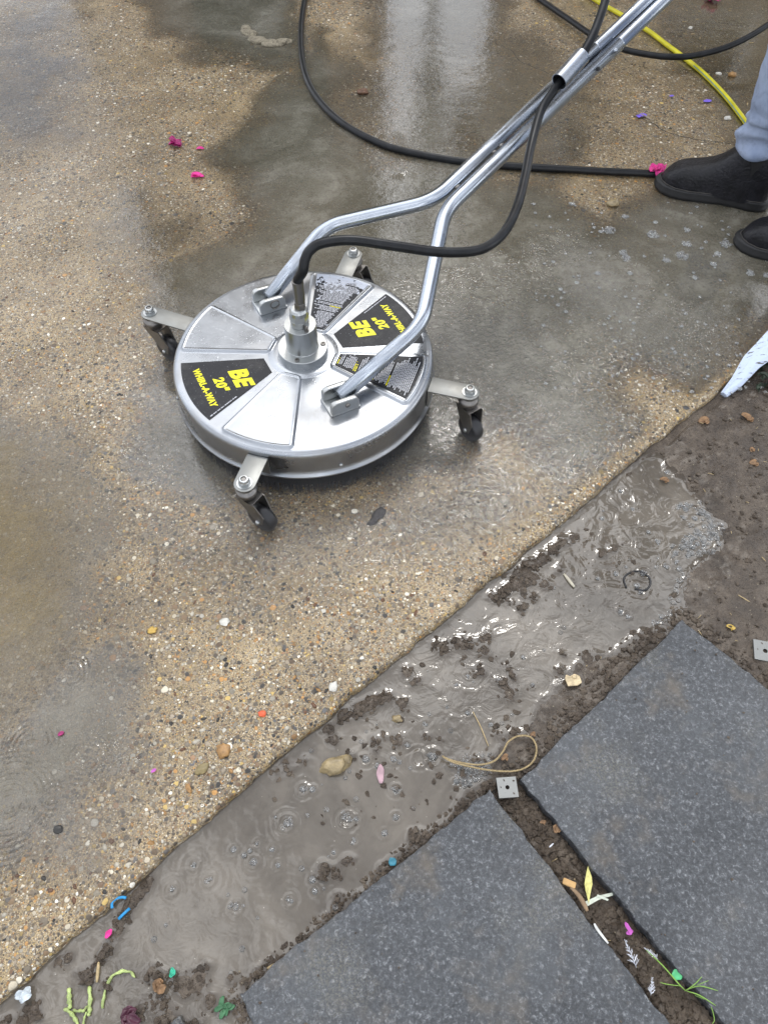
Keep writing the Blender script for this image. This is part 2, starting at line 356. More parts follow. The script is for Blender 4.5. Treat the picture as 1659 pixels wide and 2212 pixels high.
def prism(poly, z0, z1, mtx=None, bev=0, segs=2):
    "vertical prism over a 2-D outline, edges bevelled"
    bm = bmesh.new(); vs = [bm.verts.new((x, y, z0)) for x, y in poly]; f = bm.faces.new(vs)
    r = bmesh.ops.extrude_face_region(bm, geom=[f]); bmesh.ops.translate(bm, vec=(0, 0, z1-z0), verts=[e for e in r['geom'] if isinstance(e, bmesh.types.BMVert)])
    bmesh.ops.recalc_face_normals(bm, faces=bm.faces)
    if bev: bmesh.ops.bevel(bm, geom=bm.edges[:], offset=bev, segments=segs, affect='EDGES', profile=.5, clamp_overlap=True)
    if mtx is not None: bmesh.ops.transform(bm, matrix=mtx, verts=bm.verts)
    bm.verts.index_update(); V = [v.co.copy() for v in bm.verts]; F = [tuple(v.index for v in f.verts) for f in bm.faces]; bm.free()
    return V, F
def box(sx, sy, sz, mtx, bev=.001, segs=2):
    return prism([(-sx/2, -sy/2), (sx/2, -sy/2), (sx/2, sy/2), (-sx/2, sy/2)], -sz/2, sz/2, mtx, bev, segs)
def blob(c, size, seed=0, sub=2, rough=.25, ang=0, flat=0):
    "irregular stone or clod, size = (x, y, z) half extents"
    bm = bmesh.new(); bmesh.ops.create_icosphere(bm, subdivisions=sub, radius=1); V = []
    o = Vector((seed*3.7, seed*1.3, seed*.7)); m3 = Matrix.Rotation(ang, 3, 'Z')
    for v in bm.verts:
        d = v.co.normalized(); k = 1+rough*(mnoise.noise(d*1.3+o)+.5*mnoise.noise(d*3.1+o))
        p = Vector((d.x*size[0], d.y*size[1], d.z*size[2]))*k
        V.append(Vector(c)+m3 @ p)
    bm.verts.index_update(); F = [tuple(v.index for v in f.verts) for f in bm.faces]; bm.free()
    return V, F
def petal(c, L, Wd, ang, seed=0, curl=.35, thick=.0006, n=7):
    "thin crumpled leaf or petal with real thickness, lying on c"
    V, F = [], []; rs = random.Random(seed); ph = rs.uniform(0, 6); m3 = Matrix.Rotation(ang, 3, 'Z')
    zo = 0
    P = []
    for i in range(n+1):
        u = i/n; wd = Wd*.5*math.sin(math.pi*(.06+.9*u))**.6
        for j in range(-2, 3):
            v = j/2; z = curl*L*(.35*abs(v)**2*math.sin(math.pi*u)+.12*math.sin(5*u+ph)+.08*math.cos(4*v+ph*2+3*u))
            P.append(Vector(((u-.5)*L, v*wd*(1+.12*math.sin(9*u+ph+v)), z)))
    mz = min(p.z for p in P)
    for up in (thick, 0):
        for p in P: V.append(Vector(c)+m3 @ Vector((p.x, p.y, p.z-mz+up+.0005)))
    N = len(P)
    for i in range(n):
        for j in range(4):
            a = i*5+j; F.append((a, a+1, a+6, a+5)); F.append((N+a, N+a+5, N+a+6, N+a+1))
    ring = [j for j in range(5)]+[i*5+4 for i in range(1, n+1)]+[n*5+j for j in range(3, -1, -1)]+[i*5 for i in range(n-1, 0, -1)]
    for a, b in zip(ring, ring[1:]+ring[:1]): F.append((a, b, b+N, a+N)[::-1])
    return V, F
def D2(*pts): return [G(*p) for p in pts]

# ------------------------------------------------------------------ numpy noise
_T = rng.random((256, 256))
def vnoise(x, y, s=0):
    x = np.asarray(x)+s*17.3; y = np.asarray(y)+s*9.1
    xi = np.floor(x).astype(int); yi = np.floor(y).astype(int); fx = x-xi; fy = y-yi
    fx = fx*fx*(3-2*fx); fy = fy*fy*(3-2*fy)
    a = _T[xi % 256, yi % 256]; b = _T[(xi+1) % 256, yi % 256]; c = _T[xi % 256, (yi+1) % 256]; d = _T[(xi+1) % 256, (yi+1) % 256]
    return (a*(1-fx)+b*fx)*(1-fy)+(c*(1-fx)+d*fx)*fy
def fbm(x, y, oct=4, s=0):
    t = 0; a = .5; n = 0
    for i in range(oct): t = t+a*vnoise(x*2**i, y*2**i, s+i); n += a; a *= .5
    return t/n-.5
def sdf(X, Y, poly):
    "signed distance to polygon, positive inside"
    P = np.array([(p[0], p[1]) for p in poly]); d2 = np.full(X.shape, 1e9); ins = np.zeros(X.shape, bool)
    for i in range(len(P)):
        a = P[i]; b = P[(i+1) % len(P)]; e = b-a; L = e@e+1e-12
        t = np.clip(((X-a[0])*e[0]+(Y-a[1])*e[1])/L, 0, 1)
        d2 = np.minimum(d2, (X-a[0]-t*e[0])**2+(Y-a[1]-t*e[1])**2)
        if a[1] != b[1]:
            c = ((a[1] > Y) != (b[1] > Y)) & (X < (b[0]-a[0])*(Y-a[1])/(b[1]-a[1])+a[0]); ins ^= c
    d = np.sqrt(d2); return np.where(ins, d, -d)
def grid_obj(name, X, Y, Z, mat, keep=None, attrs=None):
    ny, nx = X.shape; V = np.stack([X, Y, Z], -1).reshape(-1, 3)
    idx = np.arange(nx*ny).reshape(ny, nx)
    F = np.stack([idx[:-1, :-1], idx[:-1, 1:], idx[1:, 1:], idx[1:, :-1]], -1).reshape(-1, 4)
    if keep is not None:
        k = keep[:-1, :-1] | keep[:-1, 1:] | keep[1:, 1:] | keep[1:, :-1]
        F = F[k.reshape(-1)]
        used = np.unique(F); rm = np.full(len(V), -1); rm[used] = np.arange(len(used)); V = V[used]; F = rm[F]
    else: used = slice(None)
    me = bpy.data.meshes.new(name); me.vertices.add(len(V)); me.vertices.foreach_set('co', V.ravel().astype(np.float32))
    me.loops.add(F.size); me.loops.foreach_set('vertex_index', F.ravel().astype(np.int32))
    me.polygons.add(len(F)); me.polygons.foreach_set('loop_start', (np.arange(len(F))*4).astype(np.int32)); me.polygons.foreach_set('loop_total', np.full(len(F), 4, np.int32))
    me.update(calc_edges=True); me.shade_smooth(); me.materials.append(M[mat])
    for k, A in (attrs or {}).items():
        at = me.attributes.new(k, 'FLOAT', 'POINT'); at.data.foreach_set('value', A.reshape(-1)[used].astype(np.float32))
    o = bpy.data.objects.new(name, me); link(o); return o

# ------------------------------------------------------------------ the setting
WL = -.017           # level of the muddy water below the slab top
gm = Mat("lawn"); gm = gm.fin(gm.bsdf(Base_Color=gm.ramp(gm.noise(8, 6, .7), [(.3, (.03, .045, .015, 1)), (.7, (.07, .09, .03, 1))]), Roughness=.9, Normal=gm.bump(gm.noise(80, 4), .8, .02)))
tag(obj('ground', ([(-60, -60, -.075), (60, -60, -.075), (60, 60, -.075), (-60, 60, -.075)], [(0, 1, 2, 3)]), gm, base=(0, 0, -.075)), kind='structure')

edge_px = [(0, 2157), (130, 2046), (300, 1898), (440, 1772), (508, 1710), (585, 1648), (668, 1582), (760, 1498), (850, 1428), (940, 1350), (1070, 1243), (1200, 1135), (1330, 1025), (1420, 948), (1500, 885), (1562, 832), (1640, 778)]
E0 = [G(*p) for p in edge_px]
d0 = (E0[2]-E0[0]).normalized(); d1 = (E0[-1]-E0[-5]).normalized()
E0 = [E0[0]-d0*2.6]+E0+[E0[-1]+d1*3.5]
edge = []
for a, b in zip(E0, E0[1:]):
    n = max(2, int((b-a).length/.007))
    for k in range(n):
        p = a.lerp(b, k/n); j = float(fbm(p.x*22, p.y*22, 4, 3))*.014+float(fbm(p.x*120, p.y*120, 2, 5))*.004
        t = (b-a).normalized(); edge.append(p+Vector((t.y, -t.x, 0))*j)
edge.append(E0[-1])
V, F = [], []; ne = len(edge)
for off, z in ((.009, 0), (.0035, -.0016), (0, -.0065), (-.0005, -.09)):
    for i, p in enumerate(edge):
        t = (edge[min(i+1, ne-1)]-edge[max(i-1, 0)]).normalized(); V.append(Vector((p.x-t.y*off, p.y+t.x*off, z)))
for l in range(3):
    for i in range(ne-1): a = l*ne+i; F.append((a, a+ne, a+ne+1, a+1))
nb = len(V); V += [Vector((edge[-1].x, 6, 0)), Vector((-7, 6, 0)), Vector((-7, edge[0].y, 0))]
F.append(tuple(range(ne))+(nb, nb+1, nb+2))
slab = tag(obj('concrete_slab', (V, F), 'concrete', smooth=False, base=(0, 0, 0)), kind='structure')
for p in slab.data.polygons: p.use_smooth = len(p.vertices) == 4

# silty water lying on the slab -----------------------------------------------------------
gx = np.arange(-2.4, 2.05, .006); gy = np.arange(-.1, 3.9, .006); X, Y = np.meshgrid(gx, gy)
wx = X+.16*fbm(X*5, Y*5, 5, 11)+.03*fbm(X*30, Y*30, 4, 12); wy = Y+.16*fbm(X*5, Y*5, 5, 21)+.03*fbm(X*30, Y*30, 4, 22)
silt = np.zeros_like(X); tint = np.zeros_like(X); ripple = np.full_like(X, .05)
def pool(px, feather, amount, tn=0.0):
    global silt, tint
    s = sdf(wx, wy, D2(*px)); a = np.clip(s/(feather*2.3)+.34+.42*fbm(X*11, Y*11, 4, 33), 0, 1); a = a*a*(3-2*a)*amount
    tint = np.where(a > silt, tn, tint); silt = np.maximum(silt, a)
pool([(690, 60), (640, 160), (560, 260), (470, 330), (520, 420), (500, 520), (370, 590), (330, 680), (340, 800), (300, 900), (290, 1010), (420, 1080), (620, 1075), (860, 1040), (1010, 960), (1130, 930), (1150, 1000), (1180, 1060), (1270, 1050), (1400, 945), (1350, 860), (1380, 790), (1500, 860), (1560, 800), (1800, 640), (1800, 440), (1400, 430), (1330, 480), (1240, 420), (1080, 380), (1000, 330), (1040, 260), (920, 250), (830, 330), (760, 240), (740, 120)], .09, .93)
pool([(780, 100), (1120, 80), (1260, 180), (1260, 300), (1240, 420), (1000, 360), (830, 330), (760, 240)], .16, .55)
pool([(300, -40), (640, -60), (655, 60), (640, 150), (520, 130), (400, 110), (300, 60)], .1, .85)
pool([(800, -60), (1060, -60), (1050, 60), (980, 120), (840, 110)], .1, .8)
pool([(1400, -60), (1900, -60), (1900, 420), (1560, 300), (1500, 180), (1420, 100)], .2, .55, .4)
pool([(1200, 560), (1650, 520), (1800, 620), (1560, 800), (1300, 800)], .1, .95)
pool([(-200, 820), (100, 930), (200, 1060), (260, 1190), (230, 1290), (190, 1370), (120, 1450), (-20, 1560), (-200, 1700)], .2, .86, 1.0)
pool([(-200, 1560), (40, 1520), (150, 1430), (240, 1420), (320, 1480), (345, 1600), (300, 1690), (180, 1770), (60, 1800), (-200, 1870)], .09, .72, .15)
pool([(300, 900), (260, 1030), (300, 1120), (480, 1160), (700, 1130), (1000, 1000), (1130, 1010), (1170, 1130), (1050, 1160), (900, 1180), (760, 1210), (560, 1280), (380, 1240), (240, 1060)], .16, .34, .45)
pool([(810, -60), (1090, -60), (1080, 380), (1020, 430), (810, 430)], .14, .72)
pool([(0, 30), (170, -60), (190, 300), (60, 330), (-200, 300)], .2, .3)
pool([(190, 480), (300, 400), (360, 440), (470, 520), (330, 620), (250, 560)], .16, .4)
lob = 1.2
ripple = np.maximum(ripple, np.exp(-((X-.25)**2+(Y-1.28)**2)/.045)*1.0)
for (px, py, r, a) in ((1300, 650, .13, 1.5), (1400, 720, .12, 1.2), (1230, 560, .1, .8), (1250, 900, .1, 1.0), (1060, 760, .2, 1.4), (1180, 700, .16, 1.0), (1080, 650, .14, .8), (500, 1230, .14, .7), (900, 1080, .2, .6), (1180, 920, .12, .7), (640, 1180, .2, .6), (230, 1640, .1, .35), (850, 330, .1, .18), (280, 1010, .12, .4)):
    c = G(px, py); ripple = np.maximum(ripple, a*np.exp(-((X-c.x)**2+(Y-c.y)**2)/(r*r)))
Z = .0022+0*X
def ring(Z, X, Y, c, r0, amp, wl, width):
    d = np.sqrt((X-c[0])**2+(Y-c[1])**2); return Z+amp*np.sin((d-r0)*2*np.pi/wl)*np.exp(-((d-r0)/width)**2)
for px, py, r0, amp in () and ((70, 1610, .022, .0007), (75, 1608, .008, .0005), (35, 1745, .055, .0008), (115, 1720, .018, .0006), (155, 1450, .03, .0006), (840, 300, .025, .0005), (875, 385, .02, .0005), (1210, 690, .02, .0007), (1170, 720, .03, .0006), (1190, 590, .02, .0004)):
    Z = ring(Z, X, Y, G(px, py), r0, amp, .0135, .017)
sd_edge = sdf(X, Y, [(p.x, p.y) for p in edge[::8]]+[(edge[-1].x, 6), (-7, 6), (-7, edge[0].y)])
silt *= np.clip((sd_edge-.012)/.03, 0, 1)
keep = (silt > .012) & (sd_edge > .012)
tag(grid_obj('slab_puddle', X, Y, Z, 'puddle', keep, dict(silt=silt, ripple=ripple, tint=tint)), kind='structure')

# mud bed, muddy water ---------------------------------------------------------------------
st = .0042
gx = np.arange(-1.0, 1.75, st); gy = np.arange(-.45, 2.15, st); X, Y = np.meshgrid(gx, gy)
water_px = [(-200, 2420), (-200, 2200), (0, 2100), (600, 1600), (1000, 1260), (1390, 985), (1425, 975), (1490, 1040), (1520, 1080), (1570, 1130), (1550, 1175), (1490, 1220), (1470, 1290), (1445, 1335), (1380, 1362), (1320, 1405), (1270, 1400), (1215, 1450), (1170, 1500), (1145, 1565), (1080, 1605), (1055, 1665), (985, 1712), (965, 1760), (905, 1815), (835, 1850), (790, 1900), (700, 1975), (600, 2070), (515, 2140), (490, 2165), (560, 2300), (400, 2420)]
jx = X+.02*fbm(X*14, Y*14, 3, 31); jy = Y+.02*fbm(X*14, Y*14, 3, 41)
sw = sdf(jx, jy, D2(*water_px))
H = np.where(sw > 0, WL-.002-np.minimum(.016, sw*.22), WL+np.minimum(.010, -sw*.16))
H += .006*fbm(X*9, Y*9, 3, 51)+.005*fbm(X*45, Y*45, 4, 52)
isl = [((700, 1565), (845, 1492), .018, .021), ((640, 1640), (600, 1655), .02, .018), ((940, 1385), (1060, 1372), .014, .02), ((1010, 1420), (1090, 1470), .013, .016), ((1060, 1285), (1170, 1200), .02, .022), ((1150, 1230), (1120, 1300), .02, .02),
    ((320, 1895), (245, 2000), .014, .022), ((270, 1960), (210, 2060), .016, .02), ((330, 2110), (450, 2130), .02, .0165), ((300, 2190), (430, 2225), .022, .0175), ((215, 2080), (150, 2110), .012, .018), ((115, 2070), (105, 2090), .008, .018),
    ((60, 2190), (-20, 2230), .02, .02), ((700, 1885), (760, 1860), .012, .016), ((880, 1560), (960, 1590), .01, .015), ((740, 1640), (860, 1600), .03, .014), ((970, 1620), (1060, 1640), .012, .015), ((1200, 1180), (1240, 1150), .015, .018), ((1090, 1420), (1130, 1500), .01, .017), ((1230, 1410), (1200, 1380), .01, .016),
    ((480, 2110), (400, 2060), .01, .014), ((1310, 1180), (1350, 1160), .008, .014)]
for a, b, r, h in isl:
    a = G(*a); b = G(*b); e = np.array([b.x-a.x, b.y-a.y]); L = e@e+1e-9
    t = np.clip(((jx-a.x)*e[0]+(jy-a.y)*e[1])/L, 0, 1); d2 = (jx-a.x-t*e[0])**2+(jy-a.y-t*e[1])**2
    H = np.maximum(H, WL-.02+h*(1.16)*np.exp(-d2/(r*r)*.6)+.020*fbm(X*48, Y*48, 4, 53))
# clods: overlapping domes
def domes(H, n, rmin, rmax, cond, hk=.6, lift=.0):
    for _ in range(n):
        r = rmin+(rmax-rmin)*random.random()**2; i = random.randrange(6, H.shape[0]-6); j = random.randrange(6, H.shape[1]-6)
        if not cond(i, j): continue
        k = int(r/st)+1; a, b, c, d = max(0, i-k), i+k+1, max(0, j-k), j+k+1
        dd = ((X[a:b, c:d]-X[i, j])**2+(Y[a:b, c:d]-Y[i, j])**2*random.uniform(.6, 1.6))*JIT[a:b, c:d]
        H[a:b, c:d] = np.maximum(H[a:b, c:d], H[i, j]+lift+hk*r*np.sqrt(np.clip(1-dd/(r*r), 0, 1)))
H0 = H.copy(); JIT = 1+1.5*fbm(X*95, Y*95, 3, 77)
domes(H, 5000, .004, .011, lambda i, j: sw[i, j] < -.004 and sw[i, j] > -.5, .32)
H += .0022*fbm(X*160, Y*160, 2, 78)
domes(H, 5000, .004, .012, lambda i, j: sw[i, j] > 0 and H0[i, j] > WL-.006, .42)
cl = [(1000, 1395), (1020, 1385), (1045, 1405), (960, 1405), (880, 1452), (900, 1470), (1085, 1480), (1210, 1450), (1280, 1440), (1205, 1640-90), (1110, 1650-60), (330, 2100), (70, 2100), (150, 2070), (190, 2110), (265, 1985), (610, 1640), (1130, 1262), (1150, 1290), (1175, 1262), (1100, 1300), (1205, 1230), (1300, 1195), (870, 1520), (810, 1600), (720, 1600), (700, 1880), (725, 1890), (560, 2105), (590, 2090), (535, 2125), (1100, 1500), (430, 2100), (405, 2130), (455, 2160), (350, 2160), (230, 2130)]
for px in cl:
    c = G(*px, WL); j = int((c.x-gx[0])/st); i = int((c.y-gy[0])/st); r = random.uniform(.008, .014)
    k = int(r/st)+1; s = np.s_[i-k:i+k+1, j-k:j+k+1]
    dd = ((X[s]-c.x)**2+(Y[s]-c.y)**2)*(1+1.6*fbm(X[s]*70, Y[s]*70, 3, 71)); H[s] = np.maximum(H[s], WL-.003+(.55*r+.006*fbm(X[s]*130, Y[s]*130, 3, 72))*np.sqrt(np.clip(1-dd/(r*r), 0, 1)))
sdslab = sdf(X, Y, [(p.x, p.y) for p in edge[::8]]+[(edge[-1].x, 6), (-7, 6), (-7, edge[0].y)])
H = np.minimum(H, np.where(sdslab > -.02, WL+.004, 1)); H = np.where(sdslab > .012, -.06, H)
P1 = [(1060, 1703), (512, 2152), (560, 2232), (900, 2700), (1700, 2560), (1440, 2200)]
pav1 = D2((1058, 1704), (512, 2152)); pav2 = D2((1123, 1684), (1472, 1338))
def paver_poly(c0, c1, side, L):
    "rectangle from the front edge c0-c1 with the given depth"
    u = (c1-c0).normalized(); v = Vector((u.y, -u.x, 0))*side; return [c0, c1, c1+v*L, c0+v*L]
pA = paver_poly(G(1058, 1704), G(512, 2150), -1, .55); pB = paver_poly(G(1123, 1684), G(1472, 1338), 1, .62)
pB[3] = pB[0]+(G(1556, 2208)-pB[0]).normalized()*.62; pB[2] = pB[1]+(G(1659, 1486)-G(1475, 1339)).normalized()*.62
pA[3] = pA[0]+(G(1440, 2205)-pA[0]).normalized()*.55
uA = (pA[0]-pA[1]).normalized(); cC = G(388, 2192)
pC = [cC, cC-uA*.45, cC-uA*.45+(pA[3]-pA[0]).normalized()*.45, cC+(pA[3]-pA[0]).normalized()*.45]
for P in (pA, pB, pC):
    s = sdf(X, Y, P); H = np.where(s > .004, -.05, H)
sgap = np.minimum(sdf(X, Y, [pA[0], pA[3], pB[3], pB[0]])*1.0, 9)
H = np.where(sgap > -.004, np.minimum(H, -.022+.010*fbm(X*40, Y*40, 4, 61)), H)
domes(H, 5000, .003, .009, lambda i, j: sgap[i, j] > .003, .6)
tag(grid_obj('mud', X, Y, H, 'mud'), kind='structure')

# water surface with rings and a raised meniscus round every clod
st2 = .003
gx2 = np.arange(-1.0, 1.2, st2); gy2 = np.arange(-.4, 1.35, st2); X2, Y2 = np.meshgrid(gx2, gy2)
def samp(A, x, y):
    fx = np.clip((x-gx[0])/st, 0, A.shape[1]-1.001); fy = np.clip((y-gy[0])/st, 0, A.shape[0]-1.001); i = fy.astype(int); j = fx.astype(int); fx -= j; fy -= i
    return (A[i, j]*(1-fx)+A[i, j+1]*fx)*(1-fy)+(A[i+1, j]*(1-fx)+A[i+1, j+1]*fx)*fy
H2 = samp(H, X2, Y2); S2 = samp(sw, X2, Y2); SS = samp(sdslab, X2, Y2)
dep = WL-H2
def boxblur(A, n):
    for _ in range(n):
        A = (A+np.roll(A, 1, 0)+np.roll(A, -1, 0)+np.roll(A, 1, 1)+np.roll(A, -1, 1))/5
    return A
dry = (dep < .0006).astype(float)*(SS < .0)
near = boxblur(dry, 5)
Z2 = WL+.0014*np.clip(near*2.2, 0, 1)+.0012*np.clip(boxblur((SS > -.004).astype(float), 5)*2, 0, 1)
BUB = [(620, 1778, 2.2), (655, 1705, 1.6), (750, 1770, 2.6), (675, 1705, .8), (855, 1705, 1.8), (855, 1765, 1.6), (850, 1640, 1.1), (880, 1610, 1.2), (935, 1580+55, 2.4), (790, 1640, 1.5), (815, 1655, 1.2), (765, 1815, 1.2), (510, 1960, 2.4), (548, 1862, 1.3), (452, 1900, 1.3), (420, 1868, 1.2), (372, 1922, 1.2), (625, 1945, 1.3), (540, 1838, .8), (528, 1848, .7), (600, 1868, .8), (588, 1835, .8), (555, 1822, .6), (595, 1765, .6), (505, 1835, .8), (675, 1900, 1.1), (680, 1925, 1.0), (770, 1770, 1.0), (830, 1800, 1.0), (920, 1565, 1.2), (1060, 1565, 1.2), (1010, 1540, 1.0), (1075, 1470, 1.0), (1130, 1420, .9), (860, 1555, 1.0), (720, 1840, .9), (725, 1960, 1.5), (1390, 1240, 2.2), (1375, 1265, 1.2), (1385, 1280, 1.4), (1340, 1320, 1.2), (1355, 1330, 1.2), (1420, 1345, .8), (1440, 1225, 1.8), (1460, 1215, 1.4), (1480, 1100, 1.4), (1500, 1120, 1.4), (1495, 1180, 1.4), (1505, 1175, 1.2), (1460, 1195, 1.2), (1400, 1150, 1.2), (1420, 1170, 1.4), (1340, 1060, 1.0), (1440, 1020, 1.2), (1365, 1100, 1.0), (1300, 1120, .9), (1225, 1170, .9), (1290, 1250, .8), (1330, 1240, .9), (1010, 1460, .9), (985, 1480, .8), (1150, 1480, .9), (985, 1690, 1.1), (1010, 1665, 1.8), (1040, 1650, 1.6), (975, 1650, 1.2), (1000, 1680, 1.2)]
for k, (px, py, s) in enumerate(BUB):
    c = G(px, py, WL)
    Z2 = ring(Z2, X2, Y2, c, .003+.002*s, .0005+.0002*s, .009, .006)
    if k in (0, 8, 13, 14, 15, 16, 2, 38): Z2 = ring(Z2, X2, Y2, c, .018, .00035, .009, .011)
rip = np.full_like(X2, .06)
for px, py, r, a in ((1000, 1480, .16, .9), (1250, 1250, .2, .5), (850, 1560, .1, .7), (1150, 1390, .16, .9), (1400, 1120, .16, .8), (1000, 1640, .08, .4), (300, 2150, .2, .5), (600, 1900, .08, .1)):
    c = G(px, py, WL); rip = np.maximum(rip, a*np.exp(-((X2-c.x)**2+(Y2-c.y)**2)/(r*r)))
sh = np.clip(1-dep/.004, 0, 1)*.8
inP = np.zeros(X2.shape, bool)
for P in (pA, pB, pC): inP |= sdf(X2, Y2, P) > .004
keep = (SS < .012) & (S2 > -.03) & (dep > -.004) & ~inP & (samp(sgap, X2, Y2) < -.01)
tag(grid_obj('muddy_water', X2, Y2, Z2, 'mudwater', keep, dict(ripple=rip, shallow=sh)), kind='structure')

# pavers --------------------------------------------------------------------------------------
def paver(poly, label, z=0.0, th=.042):
    bm = bmesh.new(); c = sum((Vector(p) for p in poly), Vector())/4
    ring_ = []
    for a, b in zip(poly, poly[1:]+poly[:1]):
        n = max(2, int((b-a).length/.008))
        for k in range(n):
            p = a.lerp(b, k/n); t = (b-a).normalized(); j = float(fbm(p.x*60+3, p.y*60, 3, 8))*.008+float(fbm(p.x*14, p.y*14, 2, 9))*.005
            ring_.append(Vector((p.x, p.y, 0))+Vector((t.y, -t.x, 0))*j)
    n = len(ring_); V, F = [], []
    for off, zz in ((.004, z), (.0012, z-.0008), (0, z-.004), (0, z-th)):
        for p in ring_: V.append(Vector((p.x, p.y, 0))+(Vector((c.x, c.y, 0))-Vector((p.x, p.y, 0))).normalized()*off+Vector((0, 0, zz)))
    for l in range(3):
        for i in range(n): F.append((l*n+i, l*n+(i+1) % n, (l+1)*n+(i+1) % n, (l+1)*n+i))
    F.append(tuple(range(n))); F.append(tuple(3*n+i for i in range(n))[::-1])
    o = obj('paving_slab', (V, F), 'granite', smooth=False, base=(c.x, c.y, z-th))
    bm.from_mesh(o.data); bmesh.ops.recalc_face_normals(bm, faces=bm.faces); bm.to_mesh(o.data); bm.free()
    tag(o, label, 'paving slab', 'dark granite paving slabs on the soil')
paver(pA, 'wet dark grey granite slab at the bottom centre, left of the soil-filled gap')
paver(pB, 'large wet grey granite slab right of the soil-filled gap, its far corner pointing up')
paver(pC, 'only a small corner of dark granite slab showing above muddy water at the bottom edge', z=-.004)

# crumbs of soil
def crumbs(n, test, zf, smin, smax, rgx, rgy, seed):
    rs = random.Random(seed); parts = []; c = 0; t = 0
    while c < n and t < n*60:
        t += 1; x = rs.uniform(*rgx); y = rs.uniform(*rgy)
        if not test(x, y): continue
        s = smin+(smax-smin)*rs.random()**2.2; parts.append(blob((x, y, zf(x, y)+s*.35), (s*rs.uniform(.8, 1.3), s*rs.uniform(.7, 1.1), s*rs.uniform(.4, .75)), rs.uniform(0, 99), 1, .8, rs.uniform(0, 6))); c += 1
    return parts
def gridval(A, x, y):
    return float(samp(A, np.array([x]), np.array([y]))[0])
gp = crumbs(1300, lambda x, y: gridval(sgap, x, y) > .004, lambda x, y: gridval(H, x, y), .0018, .0075, (pA[0].x, pB[3].x), (pB[3].y, pB[0].y), 3)
pavs = lambda x, y: min(-gridval(sdf_pA, x, y), -gridval(sdf_pB, x, y))
sdf_pA = sdf(X, Y, pA); sdf_pB = sdf(X, Y, pB)
e1 = crumbs(900, lambda x, y: -.035 < gridval(sdf_pB, x, y) < -.003 and gridval(sw, x, y) < .0 and gridval(sdf_pA, x, y) < -.003, lambda x, y: gridval(H, x, y), .0015, .0055, (.15, .95), (.2, .95), 4)
e2 = crumbs(500, lambda x, y: -.016 < gridval(sdf_pA, x, y) < -.001 and gridval(sgap, x, y) < 0, lambda x, y: max(WL-.002, gridval(H, x, y)), .0015, .005, (-.3, .2), (-.05, .45), 5)
e3 = crumbs(1700, lambda x, y: gridval(sw, x, y) < -.01 and gridval(sdslab, x, y) < -.02 and gridval(sdf_pB, x, y) < -.004 and gridval(sdf_pA, x, y) < -.004, lambda x, y: gridval(H, x, y), .0012, .006, (.3, 1.3), (.3, 1.7), 6)
e4 = crumbs(1500, lambda x, y: gridval(sw, x, y) > 0 and gridval(H, x, y) > WL-.003 and gridval(sdslab, x, y) < -.006, lambda x, y: gridval(H, x, y), .0012, .0055, (-.6, .9), (-.05, 1.1), 7)
n4 = lambda x, y: float(fbm(np.array([x*9.]), np.array([y*9.]), 3, 90)[0])
e5 = crumbs(260, lambda x, y: gridval(sw, x, y) > 0 and gridval(sdslab, x, y) < -.01 and n4(x, y) > .05 and y > .25, lambda x, y: WL-.002, .0015, .006, (-.2, .9), (.2, 1.1), 8)
e6 = crumbs(130, lambda x, y: gridval(sdf_pB, x, y) > .006 or gridval(sdf_pA, x, y) > .006, lambda x, y: .0, .0006, .0024, (-.3, .9), (-.1, .9), 9)
tag(obj('soil_crumbs', join(*gp, *e1, *e2, *e3, *e4, *e5, *e6), 'crumb', smooth=False), 'damp dark brown crumbs of soil between and around the granite slabs', 'soil', kind='stuff')

# foam ----------------------------------------------------------------------------------------
def bubbles(c, s, n, rs):
    out = []
    for i in range(n):
        r = (.001+.0016*rs.random())*(1 if i else 2.0)*(.7+.3*s); a = rs.uniform(0, 6.28); d = .0045*s*rs.random()**.6 if i else 0
        p = Vector((c[0]+d*math.cos(a), c[1]+d*math.sin(a), c[2])); prof = [(r*math.cos(t), r*.8*math.sin(t)) for t in (0, .3, .65, 1.0, 1.35)]+[(.0001, r*.8)]
        out.append(lathe(p, prof, 10))
    return out
def froth(c, rad_, n, rs):
    out = []
    for i in range(n):
        r = rs.uniform(.0003, .0009); a = rs.uniform(0, 6.28); d = rad_*rs.random()**.7; out.append(blob((c[0]+d*math.cos(a), c[1]+d*math.sin(a), c[2]), (r, r, r*.7), i, 1, .1))
    return out
rs = random.Random(5); fo = []; fw_ = []
for px, py, s in BUB: fo += bubbles(G(px, py, WL+.0003), s, int(2+s*3), rs); fw_ += froth(G(px, py, WL+.0008), .0038*s, int(2+3*s), rs)
for i in range(170):
    t = rs.random(); px = 1440+140*rs.random()**.8; py = 1080+120*rs.random(); c = G(px, py, WL)
    if -.004 < gridval(sw, c.x, c.y) < .05: fo += bubbles(c, 1.6, 5, rs); fw_ += froth(c, .008, 7, rs)
for i in range(60):
    c = G(rs.uniform(1410, 1480), rs.uniform(1220, 1350), WL)
    if -.002 < gridval(sw, c.x, c.y) < .012: fo += bubbles(c, 1.2, 4, rs); fw_ += froth(c, .008, 9, rs)
for i in range(60):
    c = G(rs.uniform(985, 1060), rs.uniform(1630, 1700), WL)
    if gridval(sw, c.x, c.y) > -.003: fo += bubbles(c, 1.2, 4, rs); fw_ += froth(c, .008, 8, rs)
for i in range(140):
    px, py = rs.uniform(300, 1450), rs.uniform(1100, 2180); c = G(px, py, WL)
    if gridval(sw, c.x, c.y) > .01 and gridval(sdslab, c.x, c.y) < -.015 and gridval(H, c.x, c.y) < WL-.003 and gridval(sdf_pC, c.x, c.y) < -.01 if 'sdf_pC' in globals() else gridval(sw, c.x, c.y) > .01 and gridval(sdslab, c.x, c.y) < -.015: fo += bubbles(c, .6, rs.randint(1, 3), rs)
